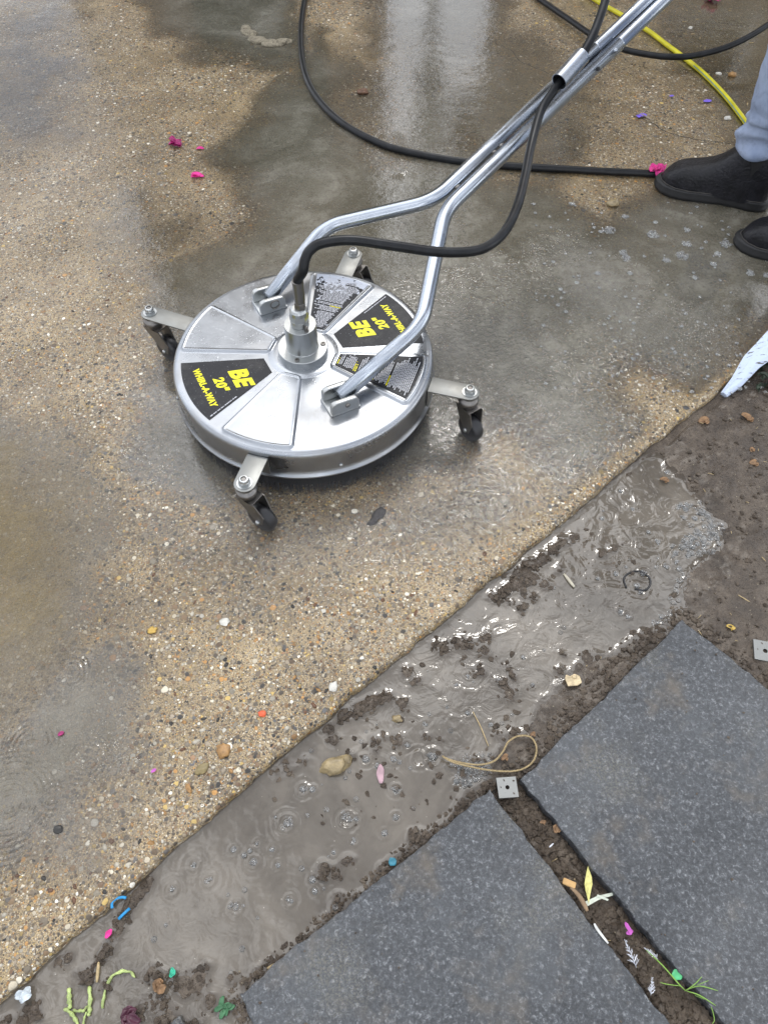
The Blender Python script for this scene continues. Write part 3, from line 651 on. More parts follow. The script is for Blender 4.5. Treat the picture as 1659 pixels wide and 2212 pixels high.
tag(obj('foam', join(*fo), 'foam'), 'small clear water bubbles floating on the muddy puddle', 'foam', kind='stuff')
tag(obj('foam', join(*fw_), 'froth'), 'fine white froth round the bubbles on the muddy puddle', 'foam', kind='stuff')
fo = []; fw_ = []
SB = [(1315, 497, 4), (1410, 507, 3.5), (1483, 527, 2.8), (1568, 528, 3.2), (1472, 553, 4), (1345, 545, 2.5), (1352, 558, 3), (1440, 562, 2.5), (1550, 548, 2.2), (1350, 468, 2), (1483, 497, 2.2), (1235, 440, 2), (1415, 480, 1.5), (1297, 500, 1.5), (1360, 590, 1.6), (1290, 590, 1.6), (1540, 570, 1.8), (1620, 590, 2.5), (1655, 595, 2), (1500, 600, 1.5), (1245, 610, 1.3), (1210, 625, 1.3), (1655, 560, 2), (1620, 520, 1.4)]
for px, py, s in SB: fo += bubbles(G(px, py, .0026), s, int(s*7), rs); fw_ += froth(G(px, py, .003), .0042*s, int(48*s), rs)
for i in range(150):
    px, py = rs.uniform(1150, 1659), rs.uniform(430, 850); q_ = rs.uniform(.4, 1.4); fo += bubbles(G(px, py, .0026), q_, rs.randint(1, 4), rs); fw_ += froth(G(px, py, .003), .004*q_, int(12*q_), rs)
tag(obj('foam', join(*fo), 'foam'), 'clear bubbles scattered on the grey water in front of the boots', 'foam', kind='stuff')
tag(obj('foam', join(*fw_), 'froth'), 'pale froth spots scattered on the grey water in front of the boots', 'foam', kind='stuff')

# ------------------------------------------------------------------ the rotary surface cleaner
MC = Vector((-.164, 1.127, 0)); TOPZ = .132; A0 = R(27)
mach = root('surface_cleaner', MC, 'round stainless steel surface cleaner on four casters with a bent two-tube handle', 'surface cleaner')
RR = .2655
def panel_h(r, a):
    h = np.zeros_like(r)
    for k in range(4):
        ax = A0-R(45)+k*math.pi/2; u = r*np.cos(a-ax); v = r*np.sin(a-ax)
        hw = .021+(u-.064)*(.052/.178); sl = 1/math.hypot(1, .292)
        d = np.minimum(np.minimum((hw-np.abs(v))*sl, .250-r), u-.066)
        # rounded corners
        e = np.sqrt(np.clip(.008-(hw-np.abs(v))*sl, 0, 9)**2+np.clip(.008-np.minimum(.25-r, u-.066), 0, 9)**2); d2 = .008-e
        d = np.where(d > .008, d, d2)
        t = np.clip(d/.0055+.5, 0, 1); h = np.maximum(h, .0042*t*t*(3-2*t)); 
        h += .0012*np.exp(-((d-.002)/.0022)**2)
    return h
seg = 720; rad = np.concatenate([np.linspace(.02, .252, 150)])
prof_out = [(.2565, -.0003), (.2600, -.0018), (.2630, -.0045), (.2648, -.009), (RR, -.014), (RR, -.048), (RR, -.0605), (.2695, -.063), (.2705, -.066), (.2690, -.0685), (.2665, -.0690), (.2655, -.0725), (.2625, -.0735), (.2600, -.0735)]
th = np.linspace(0, 2*np.pi, seg, endpoint=False); V = []
RA, TH = np.meshgrid(rad, th, indexing='ij'); HH = TOPZ+panel_h(RA, TH)+.003*np.exp(-((RA-.05)/.018)**4)*(RA < .07)
PX = np.stack([MC.x+RA*np.cos(TH), MC.y+RA*np.sin(TH), HH], -1).reshape(-1, 3); V = [tuple(p) for p in PX]
for r_, dz in prof_out:
    V += [(MC.x+r_*math.cos(t), MC.y+r_*math.sin(t), TOPZ+dz) for t in th]
nr = len(rad)+len(prof_out); F = []
for i in range(nr-1):
    for k in range(seg): F.append((i*seg+k, (i+1)*seg+k, (i+1)*seg+(k+1) % seg, i*seg+(k+1) % seg))
cover = obj('cover', (V, F), 'steel', mach)
def pt(r, a, z=TOPZ): return Vector((MC.x+r*math.cos(a), MC.y+r*math.sin(a), z))
rivs = [lathe(pt(RR+.0005, R(a), TOPZ-.045), [(.0042, 0), (.004, .002), (.0025, .0035), (.0005, .004)], 12, Matrix.Rotation(R(a), 3, 'Z') @ Matrix.Rotation(R(90), 3, 'Y')) for a in (-72, 18, 108, 198)]
for rv in rivs: obj('rivet', rv, 'cast', mach)
# bristle skirt
rs = random.Random(2); Vb, Fb = [], []
ringv = lathe((MC.x, MC.y, 0), [(.252, .075), (.252, .022), (.2475, .02), (.247, .075)], 180)
Vb, Fb = list(ringv[0]), list(ringv[1])
for i in range(2600):
    a = rs.uniform(0, 2*math.pi); r = rs.uniform(.2525, .2565); p = pt(r, a, .072); q = pt(r+rs.uniform(-.002, .010), a+rs.uniform(-.015, .015), rs.uniform(.003, .02)); s = pt(0, a+math.pi/2)-pt(0, 0)
    t = Vector((-math.sin(a), math.cos(a), 0))*.0009; n = len(Vb); Vb += [p-t, p+t, q+t*.4, q-t*.4]; Fb.append((n, n+1, n+2, n+3))
obj('brush_skirt', (Vb, Fb), 'bristle', mach, False)

def sector_decal(name, ax, z, mat, r0, r1, hw0, slope, u0, peel=None, par=cover):
    "flat sticker cut to the sector, sampled on a grid so it follows the cover"
    nu, nv = 24, 24; V, F = [], []; pe = []
    for lay in (0, 1):
        for i in range(nu+1):
            for j in range(nv+1):
                t = i/nu; s = j/nv*2-1
                # u along the axis at this row, ending on the arc
                hw_o = None
                ue = r1
                for _ in range(6):
                    v = s*(hw0+(ue-u0)*slope); ue = math.sqrt(max(r1*r1-v*v, 1e-6))
                u = u0+(ue-u0)*t; v = s*(hw0+(u-u0)*slope)
                V.append(Vector((MC.x+u*math.cos(ax)-v*math.sin(ax), MC.y+u*math.sin(ax)+v*math.cos(ax), z+(.0004 if lay == 0 else -.0001)))); pe.append(peel(t, s) if peel else 0)
    N = (nu+1)*(nv+1)
    for i in range(nu):
        for j in range(nv):
            a = i*(nv+1)+j; F.append((a, a+nv+1, a+nv+2, a+1)); F.append((N+a, N+a+1, N+a+nv+2, N+a+nv+1))
    rg = [j for j in range(nv+1)]+[i*(nv+1)+nv for i in range(1, nu+1)]+[nu*(nv+1)+j for j in range(nv-1, -1, -1)]+[i*(nv+1) for i in range(nu-1, 0, -1)]
    for a, b in zip(rg, rg[1:]+rg[:1]): F.append((a, b, b+N, a+N))
    o = obj(name, (V, F), mat, par, False); at = o.data.attributes.new('peel', 'FLOAT', 'POINT'); at.data.foreach_set('value', np.array(pe, np.float32)); return o
def text_mesh(s, cap, off, shear, sx=1.0):
    cu = bpy.data.curves.new('t', 'FONT'); cu.body = s; cu.align_x = 'CENTER'; cu.align_y = 'CENTER'; cu.offset = off; cu.shear = shear; cu.extrude = .02; cu.size = 1; cu.resolution_u = 3; cu.space_character = 1.08
    o = bpy.data.objects.new('t', cu); link(o); dg = bpy.context.evaluated_depsgraph_get(); me = bpy.data.meshes.new_from_object(o.evaluated_get(dg))
    V = [v.co.copy() for v in me.vertices]; F = [tuple(p.vertices) for p in me.polygons]; bpy.data.objects.remove(o); k = cap/.7
    return [Vector((v.x*k*sx, v.y*k, v.z)) for v in V], F
def place_text(name, s, cap, ax, rr_, tang, z, mat, par, off=.03, shear=.25, sx=1.0, rot=0):
    V, F = text_mesh(s, cap, off, shear, sx); upv = Vector((-math.cos(ax), -math.sin(ax), 0)); rt = Vector((upv.y, -upv.x, 0))
    c = Vector((MC.x, MC.y, z))-upv*rr_+rt*tang; cr_, sr_ = math.cos(rot), math.sin(rot)
    W = [c+rt*(v.x*cr_-v.y*sr_)+upv*(v.x*sr_+v.y*cr_)+Vector((0, 0, .0003 if v.z > 0 else 0)) for v in V]
    return obj(name, (W, F), mat, par, False)
for k, ax in enumerate((R(27), R(-153))):
    d = sector_decal('brand_decal', ax, TOPZ+.0003, 'sticker', .09, .247, .022, .41, .078)
    zt = TOPZ+.0008
    place_text('lettering', 'BE', .033, ax, .140, .004, zt, 'ytext', d, .05, .3, .95)
    place_text('lettering', '20"', .019, ax, .181, .006, zt, 'ytext', d, .045, .2)
    place_text('lettering', 'WHIRL-A-WAY', .0125, ax, .212, 0, zt, 'ytext', d, .05, .15, .86)
    u = Vector((math.cos(ax), math.sin(ax), 0)); v = Vector((-u.y, u.x, 0)); bars = []; rs = random.Random(k); t = .165
    while t < .228:
        L = rs.uniform(.001, .0045); hw = .022+(t-.078)*.41-.006
        q = Vector((MC.x, MC.y, zt))+u*t+v*hw; dr = (u+v*.41).normalized(); bars.append(box(L, .0022, .0002, frame(q, math.atan2(dr.y, dr.x)), 0)); t += L+.0009
    obj('fine_print', join(*bars), 'wtext', d, False)
def warning(ax, mat, peel, seed, flip=1):
    z = TOPZ+.0056; d = sector_decal('warning_decal', ax, z-.0007, mat, .09, .243, .016, .27, .074, peel)
    rs = random.Random(seed); W = []; u = Vector((math.cos(ax), math.sin(ax), 0)); v = Vector((-u.y, u.x, 0)); t = .078
    row = 0
    while t < .236:
        hw = .016+(t-.074)*.27-.004; hw = min(hw, math.sqrt(max(.239**2-t*t, 0)))
        yellow = row in (0, 9, 10, 20, 28) and mat == 'warn' or row == 17
        s = -hw*rs.uniform(.75, .98); e = hw*rs.uniform(.45, 1.0)
        if yellow: s = -hw*.9; e = s+hw*rs.uniform(.6, 1.1)
        Yl = []
        while s < e:
            L = rs.uniform(.0025, .009)
            if not (peel and peel((t-.074)/.169, s/hw) > .6):
                (Yl if yellow else W).append(box(.0020, min(L, e-s+.001), .0001, frame(Vector((MC.x, MC.y, z+.0001))+u*t+v*(s+L/2), ax), 0))
            s += L+.0011
        if Yl: obj('heading_print', join(*Yl), 'ytext', d, False)
        t += .0038 if rs.random() > .12 else .0062; row += 1
    obj('fine_print', join(*W), 'wtext', d, False)
warning(R(-18), 'warn', None, 11)
warning(R(72), 'peel', lambda t, s: max(0, min(1, (t-.62)*2.2+.35*(s > .55)-.1)), 12)
# hub
hub = obj('swivel_hub', lathe((MC.x, MC.y, TOPZ), [(.0505, .001), (.0505, .0185), (.0495, .0195), (.0325, .0195), (.0318, .0205), (.0318, .0765), (.0312, .0775), (.019, .0775)], 72), 'cast', mach); sharp(hub, 30)
for a in (10, 82, 154, 226, 262, 298):
    if a in (82, 226, 298): continue
for a in (8, 136, 258, 72, 200, 316):
    if a in (200, 316, 72): continue
    c = pt(.0415, R(a), TOPZ+.0195); b = obj('bolt', lathe(c, [(.0052, 0), (.0052, .0016), (.0046, .0021), (.0026, .0021), (.0025, .0004)], 20), 'dirty', hub); sharp(b)
nut = obj('swivel_nut', join(lathe((MC.x, MC.y, TOPZ+.0775), [(.0172, -.001), (.0182, .001), (.0182, .012), (.0178, .013)], 40), lathe((MC.x, MC.y, TOPZ+.0905), [(.0186, 0), (.0186, .012), (.0172, .015)], 6, ang0=.2), lathe((MC.x, MC.y, TOPZ+.1055), [(.0174, -.002), (.0172, .006), (.0145, .0105), (.0115, .012)], 40)), 'cast', hub); sharp(nut, 25)
gn = obj('grease_nipple', join(lathe(pt(.0245, R(-55), TOPZ+.0775), [(.0048, 0), (.0048, .003)], 6), lathe(pt(.0245, R(-55), TOPZ+.0805), [(.003, 0), (.003, .004), (.0036, .0045), (.0025, .008), (.0005, .0085)], 14)), 'dirty', hub); sharp(gn)
hexn = obj('hose_fitting', join(lathe((MC.x+.004, MC.y, TOPZ+.1165), [(.0112, 0), (.0112, .013), (.0104, .0145)], 6, ang0=.5), lathe((MC.x+.005, MC.y, TOPZ+.131), [(.0088, -.001), (.0088, .004), (.0102, .005), (.0106, .02), (.0104, .04), (.0112, .046), (.0112, .049), (.0085, .0495)], 28)), 'dirty', mach); sharp(hexn, 30)
# supply hose (fixed to the hub, runs up the handle)
HP = [(MC.x+.005, MC.y, TOPZ+.174), (MC.x+.0068, MC.y, TOPZ+.185), G(655, 585, .335), G(659, 562, .352), G(671, 540, .366), G(698, 525, .374), G(760, 519, .375), G(850, 531, .366), G(945, 544, .35), G(1020, 543, .34), G(1062, 527, .335), G(1095, 493, .33), G(1119, 440, .33), G(1134, 380, .335), G(1148, 310, .345), G(1168, 240, .368), G(1194, 198, .390), G(1213, 170, .408), G(1250, 128, .432), G(1277, 82, .455), G(1296, 35, .478), G(1313, -20, .505), G(1332, -90, .54), G(1355, -170, .59), G(1380, -250, .64)]
obj('supply_hose', tube(crom(HP, 8), .0093, 16), 'hose', mach)

# caster arms and casters
casters = [(-105.5, .331, R(-34)), (-16, .346, R(-56)), (74.5, .349, R(-30)), (158.0, .366, R(-34))]
for deg, rn, tr in casters:
    a = R(deg); zb = .1185; hw = .0205
    o2 = [(RR+.0005, -hw), (rn, -hw)]+[(rn+hw*math.sin(t), -hw*math.cos(t)) for t in np.linspace(0.15, math.pi-.15, 14)]+[(rn, hw), (RR+.0005, hw)]
    mt = frame((MC.x, MC.y, 0), a)
    arm = obj('caster_arm', join(prism(o2, zb-.0035, zb, mt, .0008, 2), prism([(RR+.0006, -hw), (RR+.0042, -hw), (RR+.0042, hw), (RR+.0006, hw)], zb-.045, zb-.0034, mt, .0006)), 'galv', mach); sharp(arm, 30)
    c = pt(rn+.001, a, zb)
    n1 = obj('nut', join(lathe(c, [(.0145, 0), (.0145, .0014)], 30), lathe(c+Vector((0, 0, .0014)), [(.0112, 0), (.0112, .0065), (.0102, .0075)], 6, ang0=deg), lathe(c+Vector((0, 0, .0085)), [(.0096, -.001), (.0094, .003), (.0078, .0052), (.0056, .0054), (.0056, .002)], 24)), 'cast', arm); sharp(n1)
    n2 = obj('stud', lathe(c+Vector((0, 0, .009)), [(.0048, 0), (.0048, .003), (.0038, .0037)], 16), 'dirty', arm); sharp(n2)
    zt = zb-.0035; dirv = Vector((math.cos(tr), math.sin(tr), 0)); sv = Vector((-dirv.y, dirv.x, 0))
    cs = obj('caster', lathe(Vector((c.x, c.y, zt)), [(.0165, 0), (.0172, -.004), (.014, -.006), (.014, -.010), (.0185, -.0125), (.0208, -.0165), (.0205, -.0205), (.0185, -.0245), (.0165, -.0315)][::-1], 36), 'dirty', mach)
    ctop = Vector((c.x, c.y, zt-.030)); wc = Vector((c.x, c.y, .0305))+dirv*(.018 if deg == -16 else .027)
    # fork: top plate and two cheeks
    top = prism([(-.018, -.0165), (.017, -.0165), (.024, -.0135), (.024, .0135), (.017, .0165), (-.018, .0165)], -.003, 0, frame(ctop, tr), .0006)
    ck = []
    for s in (-1, 1):
        V = []; ox = .018 if deg == -16 else .027; prof = [(-.019, 0), (.028, 0), (ox+.016, -.034), (ox+.008, -.060), (ox-.006, -.062), (ox-.026, -.036)]
        for lay in (0, .0022):
            for u_, z_ in prof:
                k = min(1, -z_/.03); V.append(ctop+dirv*u_+sv*(s*(.0165-.0035*k-lay))+Vector((0, 0, z_)))
        n = len(prof); F = [tuple(range(n)), tuple(range(2*n-1, n-1, -1))]+[(i, (i+1) % n, (i+1) % n+n, i+n) for i in range(n)]
        ck.append((V, F))
    fk = obj('fork', join(top, *ck), 'dirty', cs, False)
    rot = Matrix((dirv, Vector((0, 0, 1)), sv)).transposed()   # local z -> axle
    wp = [(.008, -.0125), (.023, -.0125), (.0282, -.0105), (.0302, -.005), (.0305, 0), (.0302, .005), (.0282, .0105), (.023, .0125), (.008, .0125)]
    obj('wheel', lathe(wc, wp, 48, rot), 'rubber', cs)
    ax_ = obj('axle', join(*[lathe(wc+sv*(s*.0128), [(.0052, 0), (.0052, s*.0035), (.003, s*.006), (.0005, s*.0062)], 12, rot) for s in (-1, 1)]), 'cast', cs)

# fine spray hanging round the skirt
mm = bpy.data.materials.new("spray mist"); mm.use_nodes = True; mt_ = mm.node_tree; mt_.nodes.clear(); o_ = mt_.nodes.new('ShaderNodeOutputMaterial'); v_ = mt_.nodes.new('ShaderNodeVolumePrincipled')
v_.inputs['Color'].default_value = (.95, .96, 1, 1); v_.inputs['Density'].default_value = .7; mt_.links.new(v_.outputs[0], o_.inputs['Volume'])
bmv = blob((MC.x+.04, MC.y-.03, .03), (.50, .44, .055), 3, 4, .16)
tag(obj('spray_mist', bmv, mm), 'thin white spray hanging over the water round the cleaner', 'spray', kind='stuff')
# handle lugs
HA = R(27)
lugs = []
for deg, rr_, lab in ((-60, .160, 0), (119, .168, 1)):
    c = pt(rr_, R(deg)); mt = frame((c.x, c.y, TOPZ), HA)
    base_ = prism([(-.031, -.026), (.031, -.026), (.031, .026), (-.031, .026)], .0002, .005, mt, .0008)
    pl = []
    for s in (-1, 1):
        V = []; P2 = [(-.029, .004), (.029, .004), (.029, .0235), (.024, .031), (-.016, .033), (-.025, .0305), (-.029, .024)]
        bm = bmesh.new(); vs = [bm.verts.new((x, s*.0205-.0055, z)) for x, z in P2]; f = bm.faces.new(vs)
        r = bmesh.ops.extrude_face_region(bm, geom=[f]); bmesh.ops.translate(bm, vec=(0, .011, 0), verts=[e for e in r['geom'] if isinstance(e, bmesh.types.BMVert)])
        bmesh.ops.recalc_face_normals(bm, faces=bm.faces); bmesh.ops.bevel(bm, geom=bm.edges[:], offset=.0022, segments=3, affect='EDGES', profile=.5); bmesh.ops.transform(bm, matrix=mt, verts=bm.verts)
        bm.verts.index_update(); pl.append(([v.co.copy() for v in bm.verts], [tuple(v.index for v in f.verts) for f in bm.faces])); bm.free()
    lug = obj('handle_lug', join(base_, *pl), 'cast', mach); sharp(lug, 30)
    ax3 = Matrix((Vector((math.cos(HA), math.sin(HA), 0)), Vector((0, 0, 1)), Vector((math.sin(HA), -math.cos(HA), 0)))).transposed()
    side = mt @ Vector((.004, -.0262, .019))
    if lab == 0: obj('pin', lathe(side, [(.0052, -.003), (.005, .0015), (.003, .003), (.0005, .0032)], 16, ax3), 'dirty', lug)
    else:
        rp = [side+ax3 @ Vector((.0098*math.cos(t), .0098*math.sin(t), .001)) for t in np.linspace(.3, 6.1, 26)]; obj('pin', tube(rp, .0013, 8), 'dirty', lug)
    lugs.append(mt @ Vector((.0, 0, .019)))
# handle tubes
rt_ = .0155
J = G(960, 456, .262); T = G(1435, 0, .44); hd = (T-J).normalized(); side = hd.cross(Vector((0, 0, 1))).normalized()
J2 = G(936, 434, .266); T2 = G(1397, 0, .443)
def ext(a, b, s): return a+(b-a)*s
cut = ((G(1338, 92, .405)-J).length)/((T-J).length)
near = [lugs[0], G(906, 706, .198), G(934, 545, .232), J, ext(J, T, cut)]
far = [lugs[1], G(708, 487, .215), G(880, 462, .25), J2, ext(J2, T2, cut-.035)]
obj('handle_tube', tube(fillet([near[0], G(911, 702, .198), near[3], near[4]], .042, 10), rt_, 24), 'tube', mach)
obj('handle_tube', tube(fillet([far[0], G(704, 488, .215), far[3], far[4]], .042, 10), rt_, 24), 'tube', mach)
for a, b, c0 in ((J, T, cut), (J2, T2, cut-.035)):
    p0 = ext(a, b, c0); p1 = ext(a, b, 2.3); dd = (p1-p0).normalized()
    path = [p0-dd*.012, p0, p0+dd*.003, p0+dd*.006, p0+dd*.3, p1]
    rads = [.0120, .0150, .0132, .0140, .0140, .0140]
    o = obj('handle_extension', tube(path, lambda t: rads[min(5, int(round(t*5)))], 24), 'tube', mach)
# spring button, hole, weld beads between tubes
tv = (T-J).normalized(); upn = Vector((0, 0, 1))-tv*tv.z; upn.normalize(); sdn = tv.cross(upn).normalized()
pb = ext(J, T, cut)-tv*.03+(upn*.55+sdn*.83)*rt_; obj('spring_button', blob(pb, (.0052, .0052, .0052), 1, 2, 0), 'tube', mach)
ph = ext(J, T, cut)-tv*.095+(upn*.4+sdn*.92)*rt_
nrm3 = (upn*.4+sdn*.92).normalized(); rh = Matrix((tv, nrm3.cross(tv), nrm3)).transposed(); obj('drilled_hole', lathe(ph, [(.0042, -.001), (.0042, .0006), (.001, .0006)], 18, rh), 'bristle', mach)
for s in (.08, .24, .27, .47, .5):
    m_ = (ext(J, T, s)+ext(J2, T2, s))/2
    obj('weld_bead', blob(m_+upn*.004, (.008, .0035, .003), s*9, 2, .4, math.atan2(tv.y, tv.x)), 'dirty', mach)
# hose sleeve on the left tube
s0, s1 = G(1207, 177, .412), G(1257, 121, .438); sp_ = [s0, s0.lerp(s1, .5), s1]
Vo, Fo = tube(sp_, .0182, 32, False); Vi, Fi = tube(sp_, .0168, 32, False); n = len(Vo)
Fr = [(k, (k+1) % 32, n+(k+1) % 32, n+k) for k in range(32)]+[(64+k, n+64+k, n+64+(k+1) % 32, 64+(k+1) % 32) for k in range(32)]
sl_ = obj('hose_sleeve', (Vo+Vi, Fo+[tuple(i+n for i in f[::-1]) for f in Fi]+Fr), 'tube', mach); sharp(sl_, 50)
# grips at the far end of the handle (out of the frame, where the person holds it)
HE1, HE2 = ext(J, T, 2.3)+Vector((0, 0, .0)), ext(J2, T2, 2.3)
bar0, bar1 = HE1+Vector((.17, -.15, .0)), HE2+Vector((-.17, .15, .0))
obj('cross_bar', tube([bar0, HE1, HE2, bar1], .012, 16), 'tube', mach)

# ------------------------------------------------------------------ hoses on the ground
hz = .0105
o = obj('pressure_hose', tube(crom([G(x, y, z) for x, y, z in [(700, -90, hz), (668, -30, hz), (655, 20, hz), (650, 80, hz), (655, 140, hz), (672, 190, hz), (705, 235, hz), (750, 273, hz), (800, 300, hz), (850, 320, hz), (930, 338, hz), (1010, 350, hz), (1100, 358, hz), (1200, 364, hz), (1300, 370, hz), (1420, 376, hz), (1520, 386, hz), (1659, 398, hz), (1760, 408, hz)]], 8), .0098, 16), 'hose')
tag(o, 'thick black hose curving in a loop over the wet concrete behind the cleaner', 'hose', 'black hoses on the wet concrete')
o = obj('pressure_hose', tube(crom([G(x, y, z) for x, y, z in [(1080, -70, .012), (1130, -28, .012), (1165, -2, .012), (1230, 43, .016), (1290, 83, .022), (1345, 106, .03), (1400, 118, .036), (1450, 123, .04), (1500, 120, .044), (1560, 105, .06), (1610, 83, .08), (1659, 53, .1), (1720, 10, .12)]], 8), .0094, 16), 'hose')
tag(o, 'black hose crossing over the yellow hose at the top right', 'hose', 'black hoses on the wet concrete')
yp = crom([G(x, y, .0095) for x, y in [(1180, -70), (1240, -32), (1290, 3), (1345, 34), (1400, 67), (1437, 95), (1480, 127), (1520, 160), (1562, 203), (1592, 240), (1612, 268), (1660, 340), (1710, 430)]], 8)
yh = obj('garden_hose', tube(yp, .0074, 16), 'yellow'); tag(yh, 'bright yellow garden hose running diagonally to the trouser leg', 'hose')
V, F = [], []
for i, p in enumerate(yp):
    t = (yp[min(i+1, len(yp)-1)]-yp[max(0, i-1)]).normalized(); s_ = Vector((t.y, -t.x, 0))
    if s_.x > 0: s_ = -s_
    for ang in (.25, .62): V.append(p+(s_*math.cos(ang)+Vector((0, 0, 1))*math.sin(ang))*.0077)
V = V[104:]; F = [(2*i, 2*i+1, 2*i+3, 2*i+2) for i in range(len(V)//2-1)]
obj('stripe', (V, F), plain("blue grey hose stripe", (.09, .2, .22, 1), .4), yh)

# ------------------------------------------------------------------ the person
def skin(name, joints, bones, mat, parent=None, sub=2, base=None, post=None, cut=None):
    "grow a continuous surface on a skeleton; joints = {key: (pos, r) or (pos, rx, ry)}"
    keys = list(joints); me = bpy.data.meshes.new('sk'); me.from_pydata([Vector(joints[k][0]) for k in keys], [(keys.index(a), keys.index(b)) for a, b in bones], [])
    o = bpy.data.objects.new('sk', me); link(o); md = o.modifiers.new('s', 'SKIN'); md.use_smooth_shade = True
    for i, k in enumerate(keys):
        j = joints[k]; me.skin_vertices[0].data[i].radius = (j[1], j[2] if len(j) > 2 else j[1]); me.skin_vertices[0].data[i].use_root = i == 0
    sb = o.modifiers.new('u', 'SUBSURF'); sb.levels = sub; sb.render_levels = sub
    dg = bpy.context.evaluated_depsgraph_get(); m2 = bpy.data.meshes.new_from_object(o.evaluated_get(dg)); bpy.data.objects.remove(o)
    V = [v.co.copy() for v in m2.vertices]; F = [tuple(p.vertices) for p in m2.polygons]
    if post: V = [post(v) for v in V]
    return obj(name, (V, F), mat, parent, True, base)
tA, hA = G(1440, 405), G(1612, 440); fd = (tA-hA).normalized(); fd.z = 0; fd.normalize(); fs = Vector((-fd.y, fd.x, 0))
ank1 = Vector((hA.x, hA.y, 0))+fd*.03; 
toe2 = G(1612, 530); ank2 = Vector((toe2.x, toe2.y, 0))-fd*.185
k1 = G(1745, 40, .47); hip1 = Vector((1.17, 1.86, .90)); k2 = ank2+Vector((.02, .05, .46)); hip2 = Vector((1.19, 1.66, .90)); pel = (hip1+hip2)/2+Vector((0, 0, .06))
sh1, sh2 = pel+Vector((-.13, .18, .46)), pel+Vector((-.11, -.19, .46)); nk = pel+Vector((-.13, 0, .53)); hdp = pel+Vector((-.18, 0, .66))
g1 = HE2+(bar1-HE2)*.7; g2 = HE1+(bar0-HE1)*.7
el1 = (sh1+g1)/2+Vector((.1, .08, -.08)); el2 = (sh2+g2)/2+Vector((.13, -.06, -.08))
J_ = {'pel': (pel, .13, .1), 'sp': (pel+Vector((-.04, 0, .22)), .13, .1), 'ch': (pel+Vector((-.1, 0, .4)), .15, .11), 'nk': (nk, .055), 'hd0': (hdp+Vector((.01, 0, -.06)), .065, .06), 'hd1': (hdp+Vector((-.005, 0, .02)), .085, .075), 'hd2': (hdp+Vector((0, 0, .09)), .07, .065),
      'h1': (hip1, .085), 'k1': (k1, .052), 'a1': (ank1+Vector((0, 0, .1)), .026), 'f1': (ank1+fd*.11+Vector((0, 0, .045)), .016), 'h2': (hip2, .085), 'k2': (k2, .052), 'a2': (ank2+Vector((0, 0, .1)), .026), 'f2': (ank2+fd*.11+Vector((0, 0, .045)), .016),
      's1': (sh1, .055), 'e1': (el1, .04), 'w1': (g1+(el1-g1).normalized()*.07, .026), 's2': (sh2, .055), 'e2': (el2, .04), 'w2': (g2+(el2-g2).normalized()*.07, .026)}
B_ = [('pel', 'sp'), ('sp', 'ch'), ('ch', 'nk'), ('nk', 'hd0'), ('hd0', 'hd1'), ('hd1', 'hd2'), ('pel', 'h1'), ('h1', 'k1'), ('k1', 'a1'), ('a1', 'f1'), ('pel', 'h2'), ('h2', 'k2'), ('k2', 'a2'), ('a2', 'f2'), ('ch', 's1'), ('s1', 'e1'), ('e1', 'w1'), ('ch', 's2'), ('s2', 'e2'), ('e2', 'w2')]
for s, g, el, w_, in ((1, g1, el1, 'w1'), (2, g2, el2, 'w2')):
    bd = (bar1-bar0).normalized(); rch = (g-el).normalized(); palm = g-rch*.028+Vector((0, 0, .016)); J_['p%d' % s] = (palm, .03, .016); B_.append((w_, 'p%d' % s))
    for q in range(4):
        b0 = g+bd*((q-1.5)*.021)+Vector((0, 0, .022)); b1 = b0+rch*.024+Vector((0, 0, -.012)); b2 = b1+Vector((0, 0, -.026))-rch*.008
        for n_, p_ in (('a', b0), ('b', b1), ('c', b2)): J_['%d%s%d' % (s, n_, q)] = (p_, .0088 if n_ != 'c' else .0075)
        B_ += [('p%d' % s, '%da%d' % (s, q)), ('%da%d' % (s, q), '%db%d' % (s, q)), ('%db%d' % (s, q), '%dc%d' % (s, q))]
    J_['%dt0' % s] = (palm-bd*.03+rch*.005, .010); J_['%dt1' % s] = (palm-bd*.028+rch*.03-Vector((0, 0, .02)), .009); B_ += [('p%d' % s, '%dt0' % s), ('%dt0' % s, '%dt1' % s)]
person = skin('person', J_, B_, 'skin', base=(ank1.x, ank1.y, 0))
tag(person, 'person in pale blue jeans and black boots standing at the right edge', 'person')
def face_bits():
    c = hdp+Vector((-.075, 0, 0)); return join(blob(c+Vector((-.012, 0, -.005)), (.014, .012, .02), 1, 2, .1))
obj('nose', face_bits(), 'skin', person)
for s in (-1, 1):
    obj('eye', blob(hdp+Vector((-.072, s*.03, .022)), (.008, .012, .008), 1, 2, 0), 'white', person); obj('ear', blob(hdp+Vector((.01, s*.078, 0)), (.02, .01, .03), 2, 2, .2), 'skin', person)
obj('mouth', blob(hdp+Vector((-.07, 0, -.045)), (.007, .022, .005), 3, 2, .1), plain("lips", (.35, .14, .12, 1), .5), person)
obj('hair', blob(hdp+Vector((.022, 0, .055)), (.095, .09, .085), 4, 3, .12), 'hair', person)
skin('jacket', {'pel': (pel+Vector((0, 0, .02)), .165, .135), 'sp': (pel+Vector((-.04, 0, .22)), .16, .13), 'ch': (pel+Vector((-.1, 0, .41)), .17, .13), 'nk': (nk+Vector((.005, 0, -.005)), .075), 's1': (sh1, .072), 'e1': (el1, .055), 'w1': (g1+(el1-g1).normalized()*.1, .042), 's2': (sh2, .072), 'e2': (el2, .055), 'w2': (g2+(el2-g2).normalized()*.1, .042)},
     [('pel', 'sp'), ('sp', 'ch'), ('ch', 'nk'), ('ch', 's1'), ('s1', 'e1'), ('e1', 'w1'), ('ch', 's2'), ('s2', 'e2'), ('e2', 'w2')], 'jacket', person)
